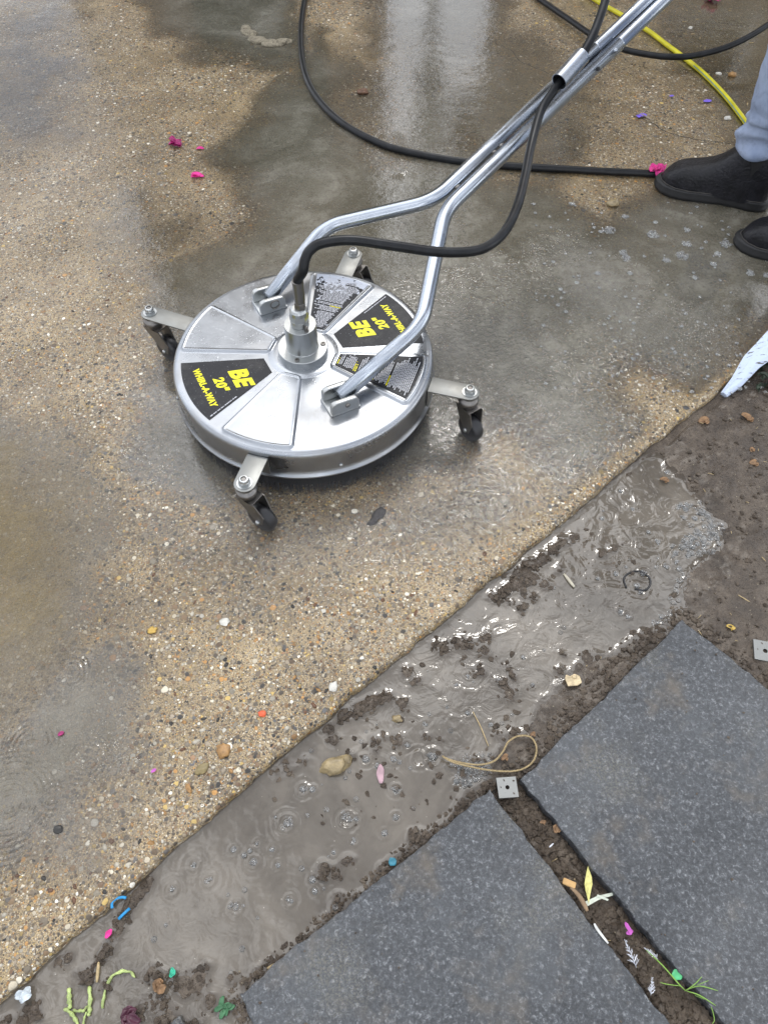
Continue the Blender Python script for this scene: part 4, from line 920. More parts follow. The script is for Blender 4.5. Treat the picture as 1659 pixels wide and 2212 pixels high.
def wrinkle(v):
    z = v.z; k = math.exp(-((z-.2)/.07)**2)
    d = .007*k*math.sin(z*150+v.x*45+v.y*20+7*mnoise.noise(v*9))+.016*mnoise.noise(v*11)+.008*mnoise.noise(v*34)
    c = Vector((ank1.x, ank1.y, z)); c2 = Vector((ank2.x, ank2.y, z)); cc_ = c if (v-c).length < (v-c2).length else c2
    if z > .75: return v
    n = (v-cc_); n.z = 0; n.normalize() if n.length > 0 else None
    return v+n*d
def cuff(k, a, z0):  # points down the shin, ending in a cuff around the boot shaft
    def at(z): t = (z-.1)/(k.z-.1); return a.lerp(k, t)
    return at
jj = {}; jb = []
for s, k, a, h in ((1, k1, ank1+Vector((0, 0, .1)), hip1), (2, k2, ank2+Vector((0, 0, .1)), hip2)):
    f_ = cuff(k, a, 0)
    jj.update({'k%d' % s: (k, .075), 'm%d' % s: (f_(.34), .066), 'c%d' % s: (f_(.24), .060), 'd%d' % s: (f_(.185)-fd*.004, .062), 'e%d' % s: (f_(.14)-fd*.01, .058), 'h%d' % s: (h, .105)})
    jb += [('pel', 'h%d' % s), ('h%d' % s, 'k%d' % s), ('k%d' % s, 'm%d' % s), ('m%d' % s, 'c%d' % s), ('c%d' % s, 'd%d' % s), ('d%d' % s, 'e%d' % s)]
skin('trousers', {**{'pel': (pel, .155, .13)}, **jj}, jb, 'denim', person, 3, None, wrinkle)
def boot(a, label):
    "elastic-sided work boot: upper lofted from heel to toe over a thick sole"
    def P(u, v, z): return Vector((a.x, a.y, 0))+fd*u+fs*v+Vector((0, 0, z))
    def out(u):   # half width along the length
        return [( -.075, .002), (-.07, .022), (-.055, .034), (-.03, .038), (0, .035), (.04, .035), (.09, .043), (.13, .049), (.165, .047), (.19, .036), (.205, .02), (.212, .002)]
    O = out(0); V, F = [], []; n = len(O); rngv = [P(u, wv, 0) for u, wv in O]+[P(u, -wv, 0) for u, wv in O[::-1]]
    N = len(rngv); prof = [(0, 0.95), (.003, 1.06), (.012, 1.08), (.014, 1.06), (.024, 1.08), (.028, 1.05), (.030, .98)]
    cen = P(.07, 0, 0)
    for z, k in prof:
        for p in rngv: q = cen+(p-cen)*k; V.append(Vector((q.x, q.y, z)))
    for l in range(len(prof)-1):
        for i in range(N): F.append((l*N+i, l*N+(i+1) % N, (l+1)*N+(i+1) % N, (l+1)*N+i))
    F.append(tuple(range(N))[::-1]); F.append(tuple((len(prof)-1)*N+i for i in range(N)))
    so = (V, F)
    # upper: cross-sections along the length
    secs = [(-.072, .018, .03, .085), (-.066, .030, .036, .165), (-.045, .038, .04, .185), (-.01, .040, .042, .190), (.022, .041, .040, .185), (.043, .039, .038, .152), (.07, .042, .04, .116), (.105, .046, .04, .094), (.145, .048, .04, .084), (.178, .043, .038, .074), (.198, .030, .03, .052), (.209, .012, .02, .036)]
    V, F = [], []; m = 20
    for u, wv, _, h in secs:
        for k in range(m+1):
            t = math.pi*k/m; c_, s_ = math.cos(t), math.sin(t)
            V.append(P(u, wv*abs(c_)**.62*(1 if c_ > 0 else -1), .022+(h-.022)*s_**.62))
    for i in range(len(secs)-1):
        for k in range(m): q = i*(m+1)+k; F.append((q, q+1, q+m+2, q+m+1))
    F.append(tuple(range(m, -1, -1))); F.append(tuple((len(secs)-1)*(m+1)+k for k in range(m+1)))
    b = obj('boot', (V, F), 'boot', person); md = b.modifiers.new('s', 'SUBSURF'); md.levels = md.render_levels = 1
    b['label'] = label
    obj('sole', so, 'sole', b)
    el = [P(x, .0425, z) for x, z in ((-.02, .18), (.012, .175), (.004, .11), (-.008, .1), (-.016, .11))]
    for sd_ in (-1, 1):
        V = [P(x, sd_*y, z) for x, z, y in ((-.03, .185, .0425), (.012, .18, .0435), (.006, .13, .0425), (-.006, .095, .0405), (-.02, .13, .0425))]+[P(x, sd_*y, z) for x, z, y in ((-.03, .185, .037), (.012, .18, .037), (.006, .13, .037), (-.006, .095, .036), (-.02, .13, .037))]
        obj('elastic_panel', (V, [(0, 1, 2, 3, 4), (9, 8, 7, 6, 5)]+[(i, (i+1) % 5, (i+1) % 5+5, i+5) for i in range(5)]), M['sole'], b, False)
    obj('welt_stitching', tube([P(u, wv*1.03, .031) for u, wv in O]+[P(u, -wv*1.03, .031) for u, wv in O[::-1]], .0012, 6), plain('waxed thread', (.06, .055, .05, 1), .7), b)
    pl_ = [P(-.05, s*.012, .175) for s in (-1, 1)]
    obj('pull_tab', tube(crom([P(-.068, 0, .165), P(-.078, 0, .19), P(-.07, 0, .215), P(-.06, 0, .19)], 5), .004, 8), 'boot', b)
boot(ank1, 'black boot touching the pink petal'); boot(ank2, 'black boot half out of frame')

# ------------------------------------------------------------------ small things lying about
PK = plain("magenta petal", (.72, .03, .27, 1), .5, var=.35, vs=90, sub=.1); PD = plain("dark magenta petal", (.34, .01, .13, 1), .4, var=.5, vs=120); PV = plain("violet petal", (.22, .14, .72, 1), .5, sub=.1)
PM = plain("mauve petal", (.55, .12, .5, 1), .5)
STR = plain("dry straw", (.42, .32, .17, 1), .7, vs=100); WOODC = plain("wood chip", (.36, .21, .1, 1), .7, vs=90, bump=.5); OR = plain("orange gravel", (.34, .19, .07, 1), .45, var=.4, vs=120); TAN = plain("tan flint", (.3, .23, .12, 1), .45, var=.5, vs=60, bump=.5, bd=.002, coat=.4)
WS = plain("white quartz", (.6, .58, .52, 1), .5, vs=80); DK = plain("dark pebble", (.03, .028, .025, 1), .4); BR = plain("brown pebble", (.13, .065, .035, 1), .5); LEAF = plain("dead brown leaf", (.24, .14, .07, 1), .65, var=.5, vs=120); GRN = plain("fresh green stem", (.36, .44, .16, 1), .5, var=.5, vs=90, sub=.1)
GR2 = plain("pale green plant", (.3, .55, .28, 1), .5); MORT = plain("mortar", (.27, .235, .17, 1), .8, var=.45, vs=180, bump=.9, bd=.002); CYAN = plain("blue plastic", (.02, .28, .6, 1), .35, var=.1); WHT = plain("white fluff", (.72, .74, .8, 1), .7)
def crumple(c, s, seed, n=4):
    r_ = random.Random(seed); return join(*[petal(c+Vector((r_.uniform(-.35, .35)*s, r_.uniform(-.35, .35)*s, r_.uniform(0, .25)*s)), s*r_.uniform(.7, 1.05), s*r_.uniform(.55, .85), r_.uniform(0, 6.3), seed*10+i, .9) for i in range(n)])
def thing(name, vf, mat, label, cat, group=None, smooth=True): return tag(obj(name, vf, mat, smooth=smooth), label, cat, group)
g_ = 'fallen flower petals'
def Wz(x, y): return G(x, y, WL+.001)
thing('flower_head', crumple(G(380, 313, .001), .03, 1, 7), PD, 'crumpled deep magenta blossom on the wet concrete at the upper left', 'flower', g_)
thing('petal', petal(G(433, 322, .001), .022, .012, .1, 2), PK, 'tiny pink-red petal just right of the dark magenta blossom', 'petal', g_)
thing('petal', join(petal(G(428, 381, .002), .036, .019, -.15, 3, .5), petal(G(423, 383, .003), .025, .014, .4, 4, .5)), PK, 'bright pink folded petal below the magenta blossom', 'petal', g_)
thing('flower_head', crumple(G(1417, 376, .008), .034, 5, 6), PK, 'bright pink petal cluster pressed against the toe of the black boot', 'flower', g_)
thing('flower_head', crumple(G(1535, 3, .003), .045, 6, 8), PK, 'bright pink blossom at the very top right edge', 'flower', g_)
thing('petal', petal(G(1388, 250, .003), .024, .02, .3, 7, .3), PV, 'violet petal lying on a dry twig near the middle right', 'petal', g_)
thing('petal', petal(G(1378, 252, .003), .016, .014, 1.6, 8, .3), PV, 'second violet petal beside the twig, left of the larger one', 'petal', g_)
thing('petal', petal(G(1527, 219, .003), .026, .015, .1, 9, .2), PV, 'violet petal nearest the yellow hose', 'petal', g_)
thing('petal', petal(G(1450, 208, .003), .015, .008, .1, 10, .2), PV, 'very small violet petal left of the one nearest the yellow hose', 'petal', g_)
thing('petal', petal(G(236, 2017, WL+.005), .013, .008, 1.0, 11, .4), PK, 'pink and white petal on mud in the puddle at the lower left', 'petal', g_)
thing('petal', petal(G(333, 1665, .003), .009, .005, .6, 12, .4), PM, 'small purple petal on gravelly concrete at the lower left', 'petal', g_)
thing('petal', petal(G(133, 1585, .003), .010, .007, .6, 13, .3), PD, 'small dark red petal in the brown water at the left', 'petal', g_)
thing('petal', join(petal(G(1355, 2006, -.012), .017, .006, 1.9, 14, .5), petal(G(1359, 2014, -.012), .011, .006, .4, 15, .5)), PM, 'bright purple petal in the soil gap between the slabs', 'petal', g_)
thing('petal', petal(G(822, 1672, WL+.001), .03, .012, 1.6, 16, .15), plain("washed out pink petal", (.42, .27, .3, 1), .4), 'washed-out pink petal floating in the muddy puddle right of the yellow stone', 'petal', g_)
thing('petal', petal(G(848, 1862, WL+.006), .012, .012, .5, 17, .5), plain("teal foil", (.03, .2, .28, 1), .35), 'scrap of teal and pink foil at the slab edge', 'scrap')
# stones
gs = 'loose stones'
def stone(px, py, z, s, mat, label, seed, ang=0, name='stone'):
    c = G(px, py, z); return thing(name, blob(c+Vector((0, 0, s[2]*.55)), s, seed, 3, .42, ang), mat, label, 'stone', gs)
stone(725, 1658, WL-.006, (.024, .014, .017), TAN, 'large yellow-brown stone standing in the muddy puddle', 3, .45)
stone(858, 1555, WL-.003, (.0085, .006, .007), TAN, 'small shiny yellow stone in the mud of the puddle', 9)
stone(1323, 443, 0, (.016, .0125, .009), TAN, 'yellow pebble on the wet concrete before the boot toe', 12)
stone(783, 203, 0, (.017, .012, .010), BR, 'angular reddish brown pebble inside the loop of the black hose', 15, .2)
stone(1580, 165, 0, (.012, .010, .009), OR, 'ochre pebble beside the jeans at the right', 17)
stone(1551, 162, 0, (.009, .007, .006), WS, 'small cream pebble left of the ochre one beside the jeans', 19)
stone(1676, 98, 0, (.012, .01, .008), OR, 'pinkish stone', 21) if False else None
stone(1490, 62, 0, (.007, .006, .005), WS, 'small white pebble between the handle and the top right corner', 23)
stone(1570, 258, 0, (.010, .008, .006), WS, 'pale pebble touching the yellow hose near its stripe', 24)
stone(1448, 100, 0, (.0, .0, .0), WS, '', 1) if False else None
stone(1436, 100-4, 0, (.016, .014, .010), plain("grey brown pebble", (.17, .13, .1, 1), .5), 'grey-brown stone tucked under the yellow hose', 27)
stone(484, 1622, 0, (.0105, .012, .004), OR, 'flat orange stone in the concrete at lower left', 31, .4)
stone(437, 1662, 0, (.011, .007, .003), plain("olive flint", (.23, .18, .08, 1), .4), 'flat olive stone set in the concrete below the orange one', 32, .8)
stone(408, 1703, 0, (.008, .0035, .003), OR, 'curved orange sliver of stone near the slab edge', 33, -.9)
stone(330, 1362, 0, (.0085, .0065, .003), plain("yellow flint", (.55, .36, .08, 1), .4), 'bright yellow flat pebble in the concrete left of centre', 34, .3)
stone(567, 1543, 0, (.0065, .005, .003), plain("coral pebble", (.75, .13, .05, 1), .4), 'coral red pebble in the concrete', 35)
stone(720, 1484, 0, (.0075, .009, .003), WS, 'white oblong pebble in the concrete near the puddle edge', 36, -.3)
stone(486, 1345, 0, (.009, .008, .003), WS, 'cream pebble in the concrete below the front caster', 37)
stone(128, 1792, 0, (.008, .007, .003), DK, 'black round pebble at the lower left', 38)
c_ = G(812, 1120, .001); thing('dirt_clot', join(blob(c_+Vector((.004, .008, .001)), (.010, .016, .0022), 39, 3, .7, -.4), blob(c_+Vector((-.007, -.010, .001)), (.010, .007, .002), 41, 3, .8, .5)), plain('wet black dirt', (.045, .04, .038, 1), .6, var=.5, vs=200, bump=.6), 'dark clot of dirt on the concrete in front of the cleaner', 'dirt')
rs = random.Random(9); emb = {k: [] for k in range(5)}; mats_ = [plain('cream flint', (.46, .42, .34, 1), .5, vs=80), OR, TAN, DK, BR]
# embedded larger aggregate that stands proud of the worn mortar
for i in range(5200):
    px, py = (rs.uniform(-60, 1200), rs.uniform(500, 2100)) if i % 4 else (rs.uniform(-60, 640), rs.uniform(60, 900)); c = G(px, py)
    if sd_edge[0, 0] is None: pass
    j = int((c.x+2.4)/.006); i2 = int((c.y+.1)/.006)
    if not (0 <= i2 < sd_edge.shape[0] and 0 <= j < sd_edge.shape[1]) or sd_edge[i2, j] < .012 or silt[i2, j] > .5 or (c-MC).length < .27: continue
    s = .0012+.0036*rs.random()**3.2; k = rs.choices(range(5), (4, 4, 5, 3, 4))[0]; emb[k].append(blob(c+Vector((0, 0, .0)), (s*rs.uniform(.9, 1.6), s*rs.uniform(.6, 1), s*.25), rs.uniform(0, 99), 1, .4, rs.uniform(0, 6)))
for k, L in emb.items():
    tag(obj('aggregate_stones', join(*L), mats_[k]), ['white', 'orange', 'tan', 'black', 'brown'][k]+' aggregate stones set in the worn concrete surface', 'gravel', kind='stuff')
# lump of mortar
ml = [blob(G(x, y, .004), (.04*s, .022*s, .010), i, 3, .4, a) for i, (x, y, s, a) in enumerate(((540, 72, .8, -.6), (560, 88, .95, -.35), (588, 94, 1, -.1), (612, 90, .7, .2), (532, 62, .55, -.8)))]
thing('mortar_lump', join(*ml), MORT, 'curved ridge of sandy mortar sticking up from the water at the top', 'mortar')
# square steel plates with a hole
def sq_plate(c, s, ang, label, z, tilt=0):
    mt = frame((c.x, c.y, z), ang, tilt); bm = bmesh.new(); n = 24; rr2 = s*.105; o_ = []
    for k in range(n):
        t = 2*math.pi*k/n; cs_, sn_ = math.cos(t), math.sin(t); q = s/2/max(abs(cs_), abs(sn_)); o_.append((q*cs_, q*sn_, rr2*cs_, rr2*sn_))
    V, F = [], []
    for zz in (.006, 0):
        V += [Vector((a, b, zz)) for a, b, _, _ in o_]+[Vector((c_, d_, zz)) for _, _, c_, d_ in o_]
    for k in range(n):
        k2 = (k+1) % n; F += [(k, k2, n+k2, n+k), (2*n+k, 3*n+k, 3*n+k2, 2*n+k2), (k, 2*n+k, 2*n+k2, k2), (n+k, n+k2, 3*n+k2, 3*n+k)]
    o = obj('steel_plate', ([mt @ v for v in V], F), 'galv', smooth=False); tag(o, label, 'metal plate', 'square metal plates with a hole'); bm.free()
    bm = bmesh.new(); bm.from_mesh(o.data); bmesh.ops.recalc_face_normals(bm, faces=bm.faces); bm.to_mesh(o.data); bm.free()
    mud_ = join(*[blob(mt @ Vector((x*s, y*s, .006)), (.0008+.003*abs(y), .0012, .0006), x*50, 2, .7, x*9) for x, y in ((-.33, .02), (.28, -.32), (-.12, .36), (.36, .3))])
    obj('mud_smear', mud_, 'crumb', o)
sq_plate(G(1095, 1702, -.006), .031, R(4), 'small square grey metal plate with a centre hole lying where the two slabs nearly meet', -.008)
sq_plate(G(1650, 1408, -.006), .038, R(-12), 'square grey metal plate half out of frame in the soil at the right edge', -.008)
# twine loop
tw = crom([G(x, y, WL+.013) for x, y in ((958, 1636), (985, 1645), (1030, 1652), (1065, 1645), (1085, 1625), (1098, 1602), (1120, 1590), (1145, 1592), (1158, 1612), (1154, 1640), (1135, 1658), (1105, 1666), (1060, 1664), (1010, 1655), (975, 1645), (955, 1633))], 6)
thing('twine', tube(tw, .0015, 8), plain("tan twine", (.5, .38, .2, 1), .8, vs=400, bump=1, bd=.002), 'looped piece of tan twine where the puddle meets the slabs', 'string')
thing('wire_loop', tube(crom([G(x, y, WL+.001) for x, y in ((1352, 1270), (1347, 1250), (1358, 1238), (1380, 1234), (1400, 1246), (1404, 1262), (1392, 1275), (1370, 1272))], 6), .0018, 8), 'rubber', 'dark horseshoe-shaped ring lying in the muddy puddle', 'ring')
thing('plastic_ring', tube(crom([G(x, y, WL+.010) for x, y in ((243, 1962), (243, 1950), (252, 1941), (266, 1938), (273, 1940))], 6), .0020, 8), CYAN, 'bright blue curved piece of plastic in the puddle at the slab edge', 'plastic scrap', 'blue plastic scraps')
thing('plastic_ring', tube([G(257, 1985, WL+.009), G(268, 1974, WL+.010), G(281, 1962, WL+.009)], .0021, 8), CYAN, 'straight bright blue plastic sliver just below the curved one', 'plastic scrap', 'blue plastic scraps')
# yellow diamond leaf, strips, feathers, screw
gz = -.012
def flat_poly(pts, z, th=.0006, tilt=0):
    P = [G(x, y, z) for x, y in pts]; n = len(P)
    V = [p+Vector((0, 0, th+.0012*math.sin(i*1.7))) for i, p in enumerate(P)]+[p+Vector((0, 0, .0012*math.sin(i*1.7))) for i, p in enumerate(P)]
    return V, [tuple(range(n))[::-1], tuple(range(n, 2*n))]+[(i, (i+1) % n, n+(i+1) % n, n+i) for i in range(n)]
thing('leaf', flat_poly([(1269, 1870), (1277, 1895), (1279, 1910), (1275, 1930), (1271, 1952), (1264, 1925), (1262, 1910), (1265, 1890)], gz+.004), plain("yellow leaf", (.62, .58, .2, 1), .6, vs=200), 'pale yellow diamond-shaped leaf in the soil gap', 'leaf', smooth=False)
thing('paper_strip', join(flat_poly([(1262, 1948), (1290, 1935), (1322, 1928), (1324, 1934), (1292, 1944), (1268, 1958)], gz+.003), flat_poly([(1290, 1932), (1314, 1943), (1312, 1946), (1288, 1937)], gz+.005)), plain("pale strip", (.62, .66, .55, 1), .6), 'pale twisted strip of leaf just below the yellow leaf', 'leaf strip', smooth=False)
thing('wood_chip', box(.019, .009, .006, frame(G(1229, 1908, -.002), R(-22)), .0015), plain("light wood", (.55, .34, .14, 1), .7), 'short tan wood block at the left slab edge by the yellow leaf', 'wood chip')
def strawv(pts, r, z): return tube(crom([G(x, y, z+.001*(i % 2)) for i, (x, y) in enumerate(pts)], 4), lambda t: r*(.6+.4*math.sin(math.pi*min(1, max(0, t)))), 7)
def stick(pts, r, z, label, mat=STR, name='straw', cat='straw', grp='bits of straw'): return thing(name, strawv(pts, r, z), mat, label, cat, grp)
stick([(1232, 1916), (1250, 1935), (1262, 1955), (1268, 1968)], .0035, -.002, 'long brown dry stalk lying along the left edge of the soil gap', plain("brown stalk", (.25, .17, .1, 1), .8), 'stalk', 'stalk')
stick([(1283, 1995), (1290, 2008), (1313, 2038)], .0022, .001, 'white stalk on the slab corner beside the lower soil gap', plain("white stalk", (.65, .65, .62, 1), .6), 'stalk', 'stalk')
stick([(1021, 1537), (1038, 1570), (1055, 1612)], .0010, WL+.003, 'long straight yellow straw standing out of the puddle above the twine loop', STR)
stick([(1590, 1283), (1605, 1292), (1620, 1301)], .0011, -.008, 'short straw on the mud at the right edge')
stick([(1218, 1240), (1240, 1268)], .0032, WL+.002, 'pale splinter in the dark mud near the slab edge', plain("pale splinter", (.5, .46, .36, 1), .7), 'splinter', 'splinter')
stick([(1375, 248-6), (1395, 252), (1410, 260)], .0022, .004, 'dry grey twig with a violet petal', plain("grey twig", (.3, .25, .19, 1), .8), 'twig', 'twig')
stick([(1195, 1822), (1186, 1830)], .0012, gz+.005, 'small white screw in the soil gap', WHT, 'screw', 'screw')
def feather(c, L, ang, seed):
    r_ = random.Random(seed); parts = []; d = Vector((math.cos(ang), math.sin(ang), 0)); s = Vector((-d.y, d.x, 0)); parts.append(tube([c, c+d*L*.5+Vector((0, 0, .003)), c+d*L], .0004, 5))
    for i in range(46):
        t = r_.uniform(.05, .95); q = c+d*L*t; k = r_.choice((-1, 1)); l = L*.33*r_.uniform(.5, 1)*(1.1-t); e = q+(d*.7+s*k*r_.uniform(.3, 1)).normalized()*l+Vector((0, 0, r_.uniform(.001, .005))); parts.append(tube([q, q.lerp(e, .5)+Vector((0, 0, .001)), e], .00028, 4))
    return join(*parts)
gf = 'white downy feathers'
thing('feather', feather(G(1374, 2090, gz+.004), .036, R(107), 1), WHT, 'white downy feather left of centre in the lower soil gap', 'feather', gf)
thing('feather', feather(G(1420, 2072, gz+.006), .022, R(140), 2), WHT, 'small white feather against the right slab in the lower soil gap', 'feather', gf)
thing('feather', feather(G(1405, 2150, gz+.006), .022, R(75), 3), WHT, 'wispy white feather on the left slab edge, lowest of the three', 'feather', gf)
# green sprig and leaf in the gap
sp = [strawv([(1395, 2052), (1430, 2085), (1465, 2125), (1480, 2140)], .0009, gz+.01), strawv([(1480, 2140), (1510, 2150), (1545, 2172)], .0008, gz+.012), strawv([(1480, 2140), (1500, 2126), (1515, 2110)], .0007, gz+.014), strawv([(1478, 2140), (1510, 2130), (1550, 2140)], .0007, gz+.013), strawv([(1470, 2130), (1440, 2126), (1425, 2122)], .0006, gz+.01), strawv([(1500, 2150), (1530, 2165), (1542, 2200), (1538, 2212)], .0006, gz+.01), strawv([(1505, 2128), (1520, 2122), (1530, 2118)], .0005, gz+.015)]
thing('grass_sprig', join(*sp), plain("green grass", (.2, .36, .06, 1), .5), 'thin green sprig of weed reaching over the lower soil gap', 'weed')
thing('leaf', petal(G(1461, 2106, gz+.008), .015, .013, .3, 41, .3), plain("green leaf", (.08, .42, .17, 1), .45), 'small round bright green leaf in the soil gap', 'leaf')
# fallen leaves on the soil
for i, (x, y, L, Wd, a, lab) in enumerate([(1518, 910, .03, .02, .4, 'brown leaf scrap on dark soil near the slab edge'), (1612, 904, .034, .022, -.8, 'curled orange-brown leaf below the white board'), (1627, 1001, .022, .018, .2, 'round tan leaf scrap at the right edge'), (1622, 972, .015, .011, 1, 'small tan leaf scrap above the round one'), (1434, 1038, .022, .013, -.3, 'small orange leaf floating on the upper end of the muddy puddle'), (1577, 1357, .020, .010, -.5, 'bright yellow bean-shaped leaf on soil above the right slab'), (1150, 1590-4, .013, .007, .5, 'pinkish leaf scrap at the top of the twine loop'), (1089, 1636, .017, .009, .7, 'brown leaf scrap inside the twine loop'), (1172, 1776, .012, .006, .2, 'tan leaf flake in the soil gap'), (1200, 1790, .016, .012, 1.2, 'crumpled tan flake in the middle of the soil gap')]):
    z = WL+.002 if i in (4,) else (-.008 if i not in (8, 9) else gz+.003)
    thing('leaf', join(petal(G(x, y, z), L*.85, Wd*.8, a, 50+i, .5), petal(G(x, y, z)+Vector((L*.15, -Wd*.2, .001)), L*.5, Wd*.55, a+1.1, 90+i, .7)), LEAF if i != 5 else plain("yellow leaf husk", (.6, .42, .1, 1), .5), lab, 'leaf', 'dead leaves')
# cream scrap with a bite out of it, on the soil
thing('eggshell', join(prism([(-.013, -.011), (.004, -.012), (.013, -.008), (.013, .004), (.005, .009), (-.004, .006), (-.010, .010), (-.014, .003)], 0, .003, frame(G(1237, 1468, -.008), R(10), R(5)), .001), blob(G(1240, 1462, -.004), (.004, .003, .002), 2, 2)), plain("cream shell", (.55, .44, .27, 1), .6, var=.4, vs=120), 'cream-coloured broken flake on the soil beside the upper puddle edge', 'flake')
# green stems at the lower left
gstem = 'pale green plant stems'
def gst(pts, r, label, z=WL+.004): thing('shoot', tube([p+Vector((mnoise.noise(p*200), mnoise.noise(p*200+Vector((5, 5, 5))), 0))*.0012 for p in crom([G(x, y, z-.0015+.002*(i % 2)) for i, (x, y) in enumerate(pts)], 7)], lambda t: r*.66*(.6+.4*math.sin(math.pi*(.1+.85*t))+.25*math.sin(23*t)), 7), GRN, label, 'plant stem', gstem)
gst([(222, 2178), (228, 2140), (240, 2112), (262, 2098), (283, 2100), (292, 2112)], .0032, 'long arched green stem, uppermost in the puddle at the lower left')
gst([(150, 2135), (151, 2160), (152, 2180)], .0048, 'short thick pale green stem, leftmost of the bunch')
gst([(193, 2130), (195, 2160), (194, 2185), (190, 2195)], .0042, 'upright pale green stem on the right of the bunch')
gst([(140, 2180), (155, 2190), (166, 2205), (172, 2230)], .0038, 'ragged green stem running off the bottom edge')
gst([(160, 2182), (178, 2184), (192, 2172)], .0030, 'sideways yellow-green stem joining the two upright ones')
gst([(188, 2186), (182, 2205), (178, 2230)], .0022, 'thin green stem on the lower right of the bunch')
thing('shoot', strawv([(214, 2078), (212, 2100), (210, 2122)], .0024, WL+.004), STR, 'pale straw-coloured stalk between the green stems and the arched one', 'stalk')
thing('plant', join(*[petal(G(486+dx, 2172+dy, WL+.003), .014, .007, a, 70+i, .5) for i, (dx, dy, a) in enumerate([(-6, -8, 1.4), (6, 0, .1), (-12, 6, 3.6), (2, 10, 5), (-4, 18, 4.2), (12, 4, .3)])]), plain("dark green weed", (.05, .16, .07, 1), .5), 'small dark green weed in the water at the corner of the bottom slab', 'weed')
thing('plastic_scrap', crumple(G(376, 2101, WL+.004), .010, 81, 3), plain("turquoise plastic", (.05, .5, .32, 1), .4), 'tiny turquoise scrap in the puddle right of the arched stem', 'plastic scrap')
thing('leaf', crumple(G(350, 2130, WL+.004), .016, 82, 3), LEAF, 'torn brown leaf below the arched green stem', 'leaf', 'dead leaves')
thing('leaf', crumple(G(285, 2200, WL+.002), .020, 83, 5), plain("dark purple leaf", (.09, .025, .045, 1), .4), 'dark purple crumpled leaf at the bottom edge', 'leaf', 'dead leaves')
thing('plastic_scrap', crumple(G(55, 2150, WL+.004), .016, 84, 3), plain("clear white plastic", (.6, .66, .7, 1), .15), 'shiny white scrap in the water near the bottom left corner', 'plastic scrap')
thing('wood_chip', join(strawv([(578, 2092), (600, 2082), (618, 2077)], .0028, WL+.006), strawv([(585, 2088), (612, 2082)], .002, WL+.009)), STR, 'frayed straw-coloured chip at the edge of the bottom slab', 'wood chip')
# loose straw and flakes over the soil: too many to count
L = []
for i in range(260):
    c = (rs.uniform(.25, 1.25), rs.uniform(.05, 1.5)); 
    if gridval(sw, *c) > -.01 or gridval(sdslab, *c) > -.02 or gridval(sdf_pB, *c) > -.003 or gridval(sdf_pA, *c) > -.003: continue
    z = gridval(H, *c)+.002; a = rs.uniform(0, 6.3); l = rs.uniform(.003, .012); p = Vector((c[0], c[1], z)); d = Vector((math.cos(a), math.sin(a), rs.uniform(-.1, .2)))*l
    L.append(tube([p, p+d*.5+Vector((0, 0, .0008)), p+d], rs.uniform(.0004, .0009), 5))
for i in range(130):
    px, py = rs.uniform(1150, 1659), rs.uniform(0, 330); p = G(px, py, .003); a = rs.uniform(0, 6.3); l = rs.uniform(.004, .016); d = Vector((math.cos(a), math.sin(a), .05))*l; L.append(tube([p, p+d*.5, p+d], rs.uniform(.0006, .0013), 5))
tag(obj('straw_litter', join(*L), STR), 'tiny scattered bits of straw on soil and concrete', 'litter', kind='stuff')
# weathered board at the right
bp = [G(1563, 852, -.004), G(1590, 822, .012), G(1625, 782, .03), G(1662, 745, .05), G(1760, 650, .1), G(1950, 480, .2)]
V, F = [], []
for i, p in enumerate(bp):
    t = (bp[min(i+1, 5)]-bp[max(0, i-1)]).normalized(); s_ = t.cross(Vector((0, 0, 1))).normalized(); n_ = s_.cross(t)
    wv = (.008, .014, .021, .027, .034, .036)[i]; j = (0, .002, -.002, .002, 0, 0)[i]
    for a, b in ((-1, 0), (-.2, .007), (.55, .004), (1, -.002), (.9, -.012), (-.9, -.012)): V.append(p+s_*(a*wv+j)+n_*b)
for i in range(5):
    for k in range(6): F.append((i*6+k, i*6+(k+1) % 6, i*6+6+(k+1) % 6, i*6+6+k))
F += [(5, 4, 3, 2, 1, 0), tuple(30+k for k in range(6))]
bm_ = Mat("flaking pale blue paint"); wv_ = bm_.noise(85, 5, .7, bm_.n('Mapping', {'Vector': bm_.co, 'Rotation': (0, 0, R(-45)), 'Scale': (.25, 2.2, 1)}).outputs[0])
bm_ = bm_.fin(bm_.bsdf(Base_Color=bm_.mix(bm_.ramp(wv_, [(.6, 0.0), (.62, 1.0)]), (.58, .67, .84, 1), (.1, .09, .08, 1)), Roughness=.5, Normal=bm_.bump(wv_, .5, .002)))
thing('wooden_board', (V, F), bm_, 'weathered pale blue painted board rising from the soil at the right edge', 'board', smooth=False)
# dark weed by the board
pl = []
for i in range(60):
    c = G(rs.uniform(1630, 1700), rs.uniform(775, 850), -.01); pl.append(petal(c+Vector((0, 0, rs.uniform(0, .04))), rs.uniform(.015, .035), rs.uniform(.004, .01), rs.uniform(0, 6), 200+i, .6))
thing('weed', join(*pl), plain("dark green blades", (.02, .035, .018, 1), .5), 'dark green tuft of weeds below the pale board', 'weed')
# cracks in the slab
def crack(pts, label):
    P = crom([G(x, y, .0004) for x, y in pts], 10); V, F = [], []
    for i, p in enumerate(P):
        t = (P[min(i+1, len(P)-1)]-P[max(0, i-1)]).normalized(); s_ = Vector((-t.y, t.x, 0)); w_ = .0012+.0012*mnoise.noise(p*60); q = p+s_*.006*mnoise.noise(p*40)
        V += [q+s_*w_, q-s_*w_]
    F = [(2*i, 2*i+1, 2*i+3, 2*i+2) for i in range(len(P)-1)]
    o = obj('crack', (V, F), 'bristle', slab, False)
crack([(1040, 75), (1075, 95), (1105, 110), (1120, 130), (1160, 148), (1210, 170)], '')
crack([(1365, 250), (1400, 262), (1440, 285), (1500, 300), (1580, 310)], '')

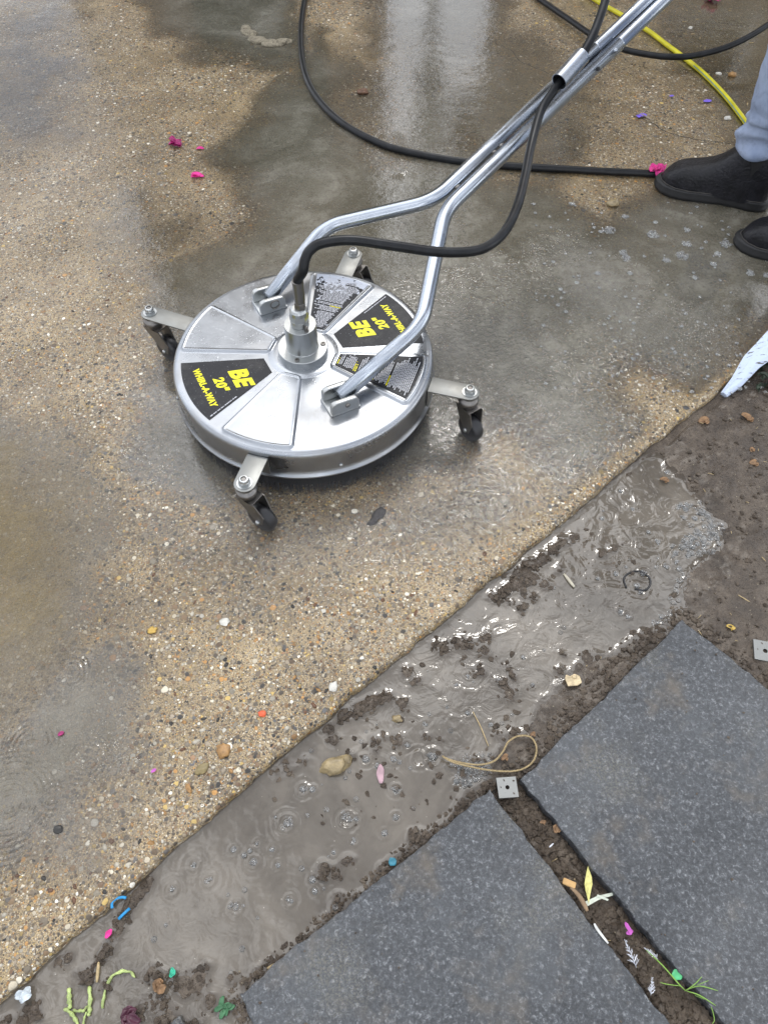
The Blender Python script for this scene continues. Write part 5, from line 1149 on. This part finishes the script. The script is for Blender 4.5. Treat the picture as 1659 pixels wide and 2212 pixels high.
# ------------------------------------------------------------------ the house whose reflection lies on the wet ground
HY = 5.3
house = root('house', (2.5, HY, 0), 'buff brick house with white windows right of the added dark tree', 'house')
def bx(x0, x1, y0, y1, z0, z1): return box(x1-x0, y1-y0, z1-z0, Matrix.Translation(((x0+x1)/2, (y0+y1)/2, (z0+z1)/2)), 0)
obj('wall', prism([(.66, HY), (3.1, HY), (3.1, HY+6), (1.9, HY+6)], 0, 4.5), 'brick', house, False)
def gable(x0, x1, y0, y1, z0, z1):
    ym = (y0+y1)/2; return [(x0, y0, z0), (x1, y0, z0), (x1, ym, z1), (x0, ym, z1), (x1, y1, z0), (x0, y1, z0)], [(0, 1, 2, 3), (3, 2, 4, 5), (0, 3, 5), (1, 4, 2), (0, 5, 4, 1)]
obj('roof', gable(.9, 3.2, HY-.12, HY+6.2, 4.503, 6.4), 'roof', house, False)
h2 = root('house', (-1, HY, 0), 'narrow buff brick house left of the gap with the added dark tree', 'house')
obj('wall', bx(-1.95, .02, HY, HY+6, 0, 4.5), 'brick', h2, False); obj('roof', gable(-2.1, .05, HY-.12, HY+6.2, 4.503, 6.4), 'roof', h2, False)
dr = obj('door', bx(-1.2, -.4, HY-.05, HY-.003, 0, 2.05), plain("dark green door paint", (.03, .06, .05, 1), .4), h2, False); obj('handle', bx(-.52, -.46, HY-.08, HY-.052, 1, 1.14), 'cast', dr, False)
tree = root('added_cypress', (.34, HY+.6, 0), 'added tall thin dark cypress, out of view, in the gap between the two houses', 'tree')  # unseen tree added to split the gap's bright reflection into two streaks
obj('trunk', tube([(.34, HY+.6, -.07), (.34, HY+.6, 1.0), (.345, HY+.6, 2.4)], .03, 10), plain("bark", (.08, .05, .035, 1), .9), tree)
tl = []
for i in range(900):
    z = 1.45+3.6*rs.random(); r_ = .115*math.sin(math.pi*min(1, .12+.9*(z-1.45)/3.7))**.5*rs.uniform(.3, 1); a = rs.uniform(0, 6.28); tl.append(petal(Vector((.34+r_*math.cos(a), HY+.6+r_*math.sin(a), z)), .09, .035, a, i, .8, n=3))
obj('crown', join(*tl), plain("dark foliage", (.03, .045, .02, 1), .8), tree, False)
for z in (.95, 2.9):
    wf = obj('window', join(bx(1.2, 2.4, HY-.03, HY-.003, z, z+.07), bx(1.2, 2.4, HY-.03, HY-.003, z+1.03, z+1.1), bx(1.2, 1.27, HY-.03, HY-.003, z+.072, z+1.028), bx(2.33, 2.4, HY-.03, HY-.003, z+.072, z+1.028)), 'white', house, False); obj('pane', bx(1.272, 2.328, HY-.02, HY-.005, z+.072, z+1.028), 'glass', wf, False)
print('objects', len(bpy.data.objects), 'faces', sum(len(m.polygons) for m in bpy.data.meshes))
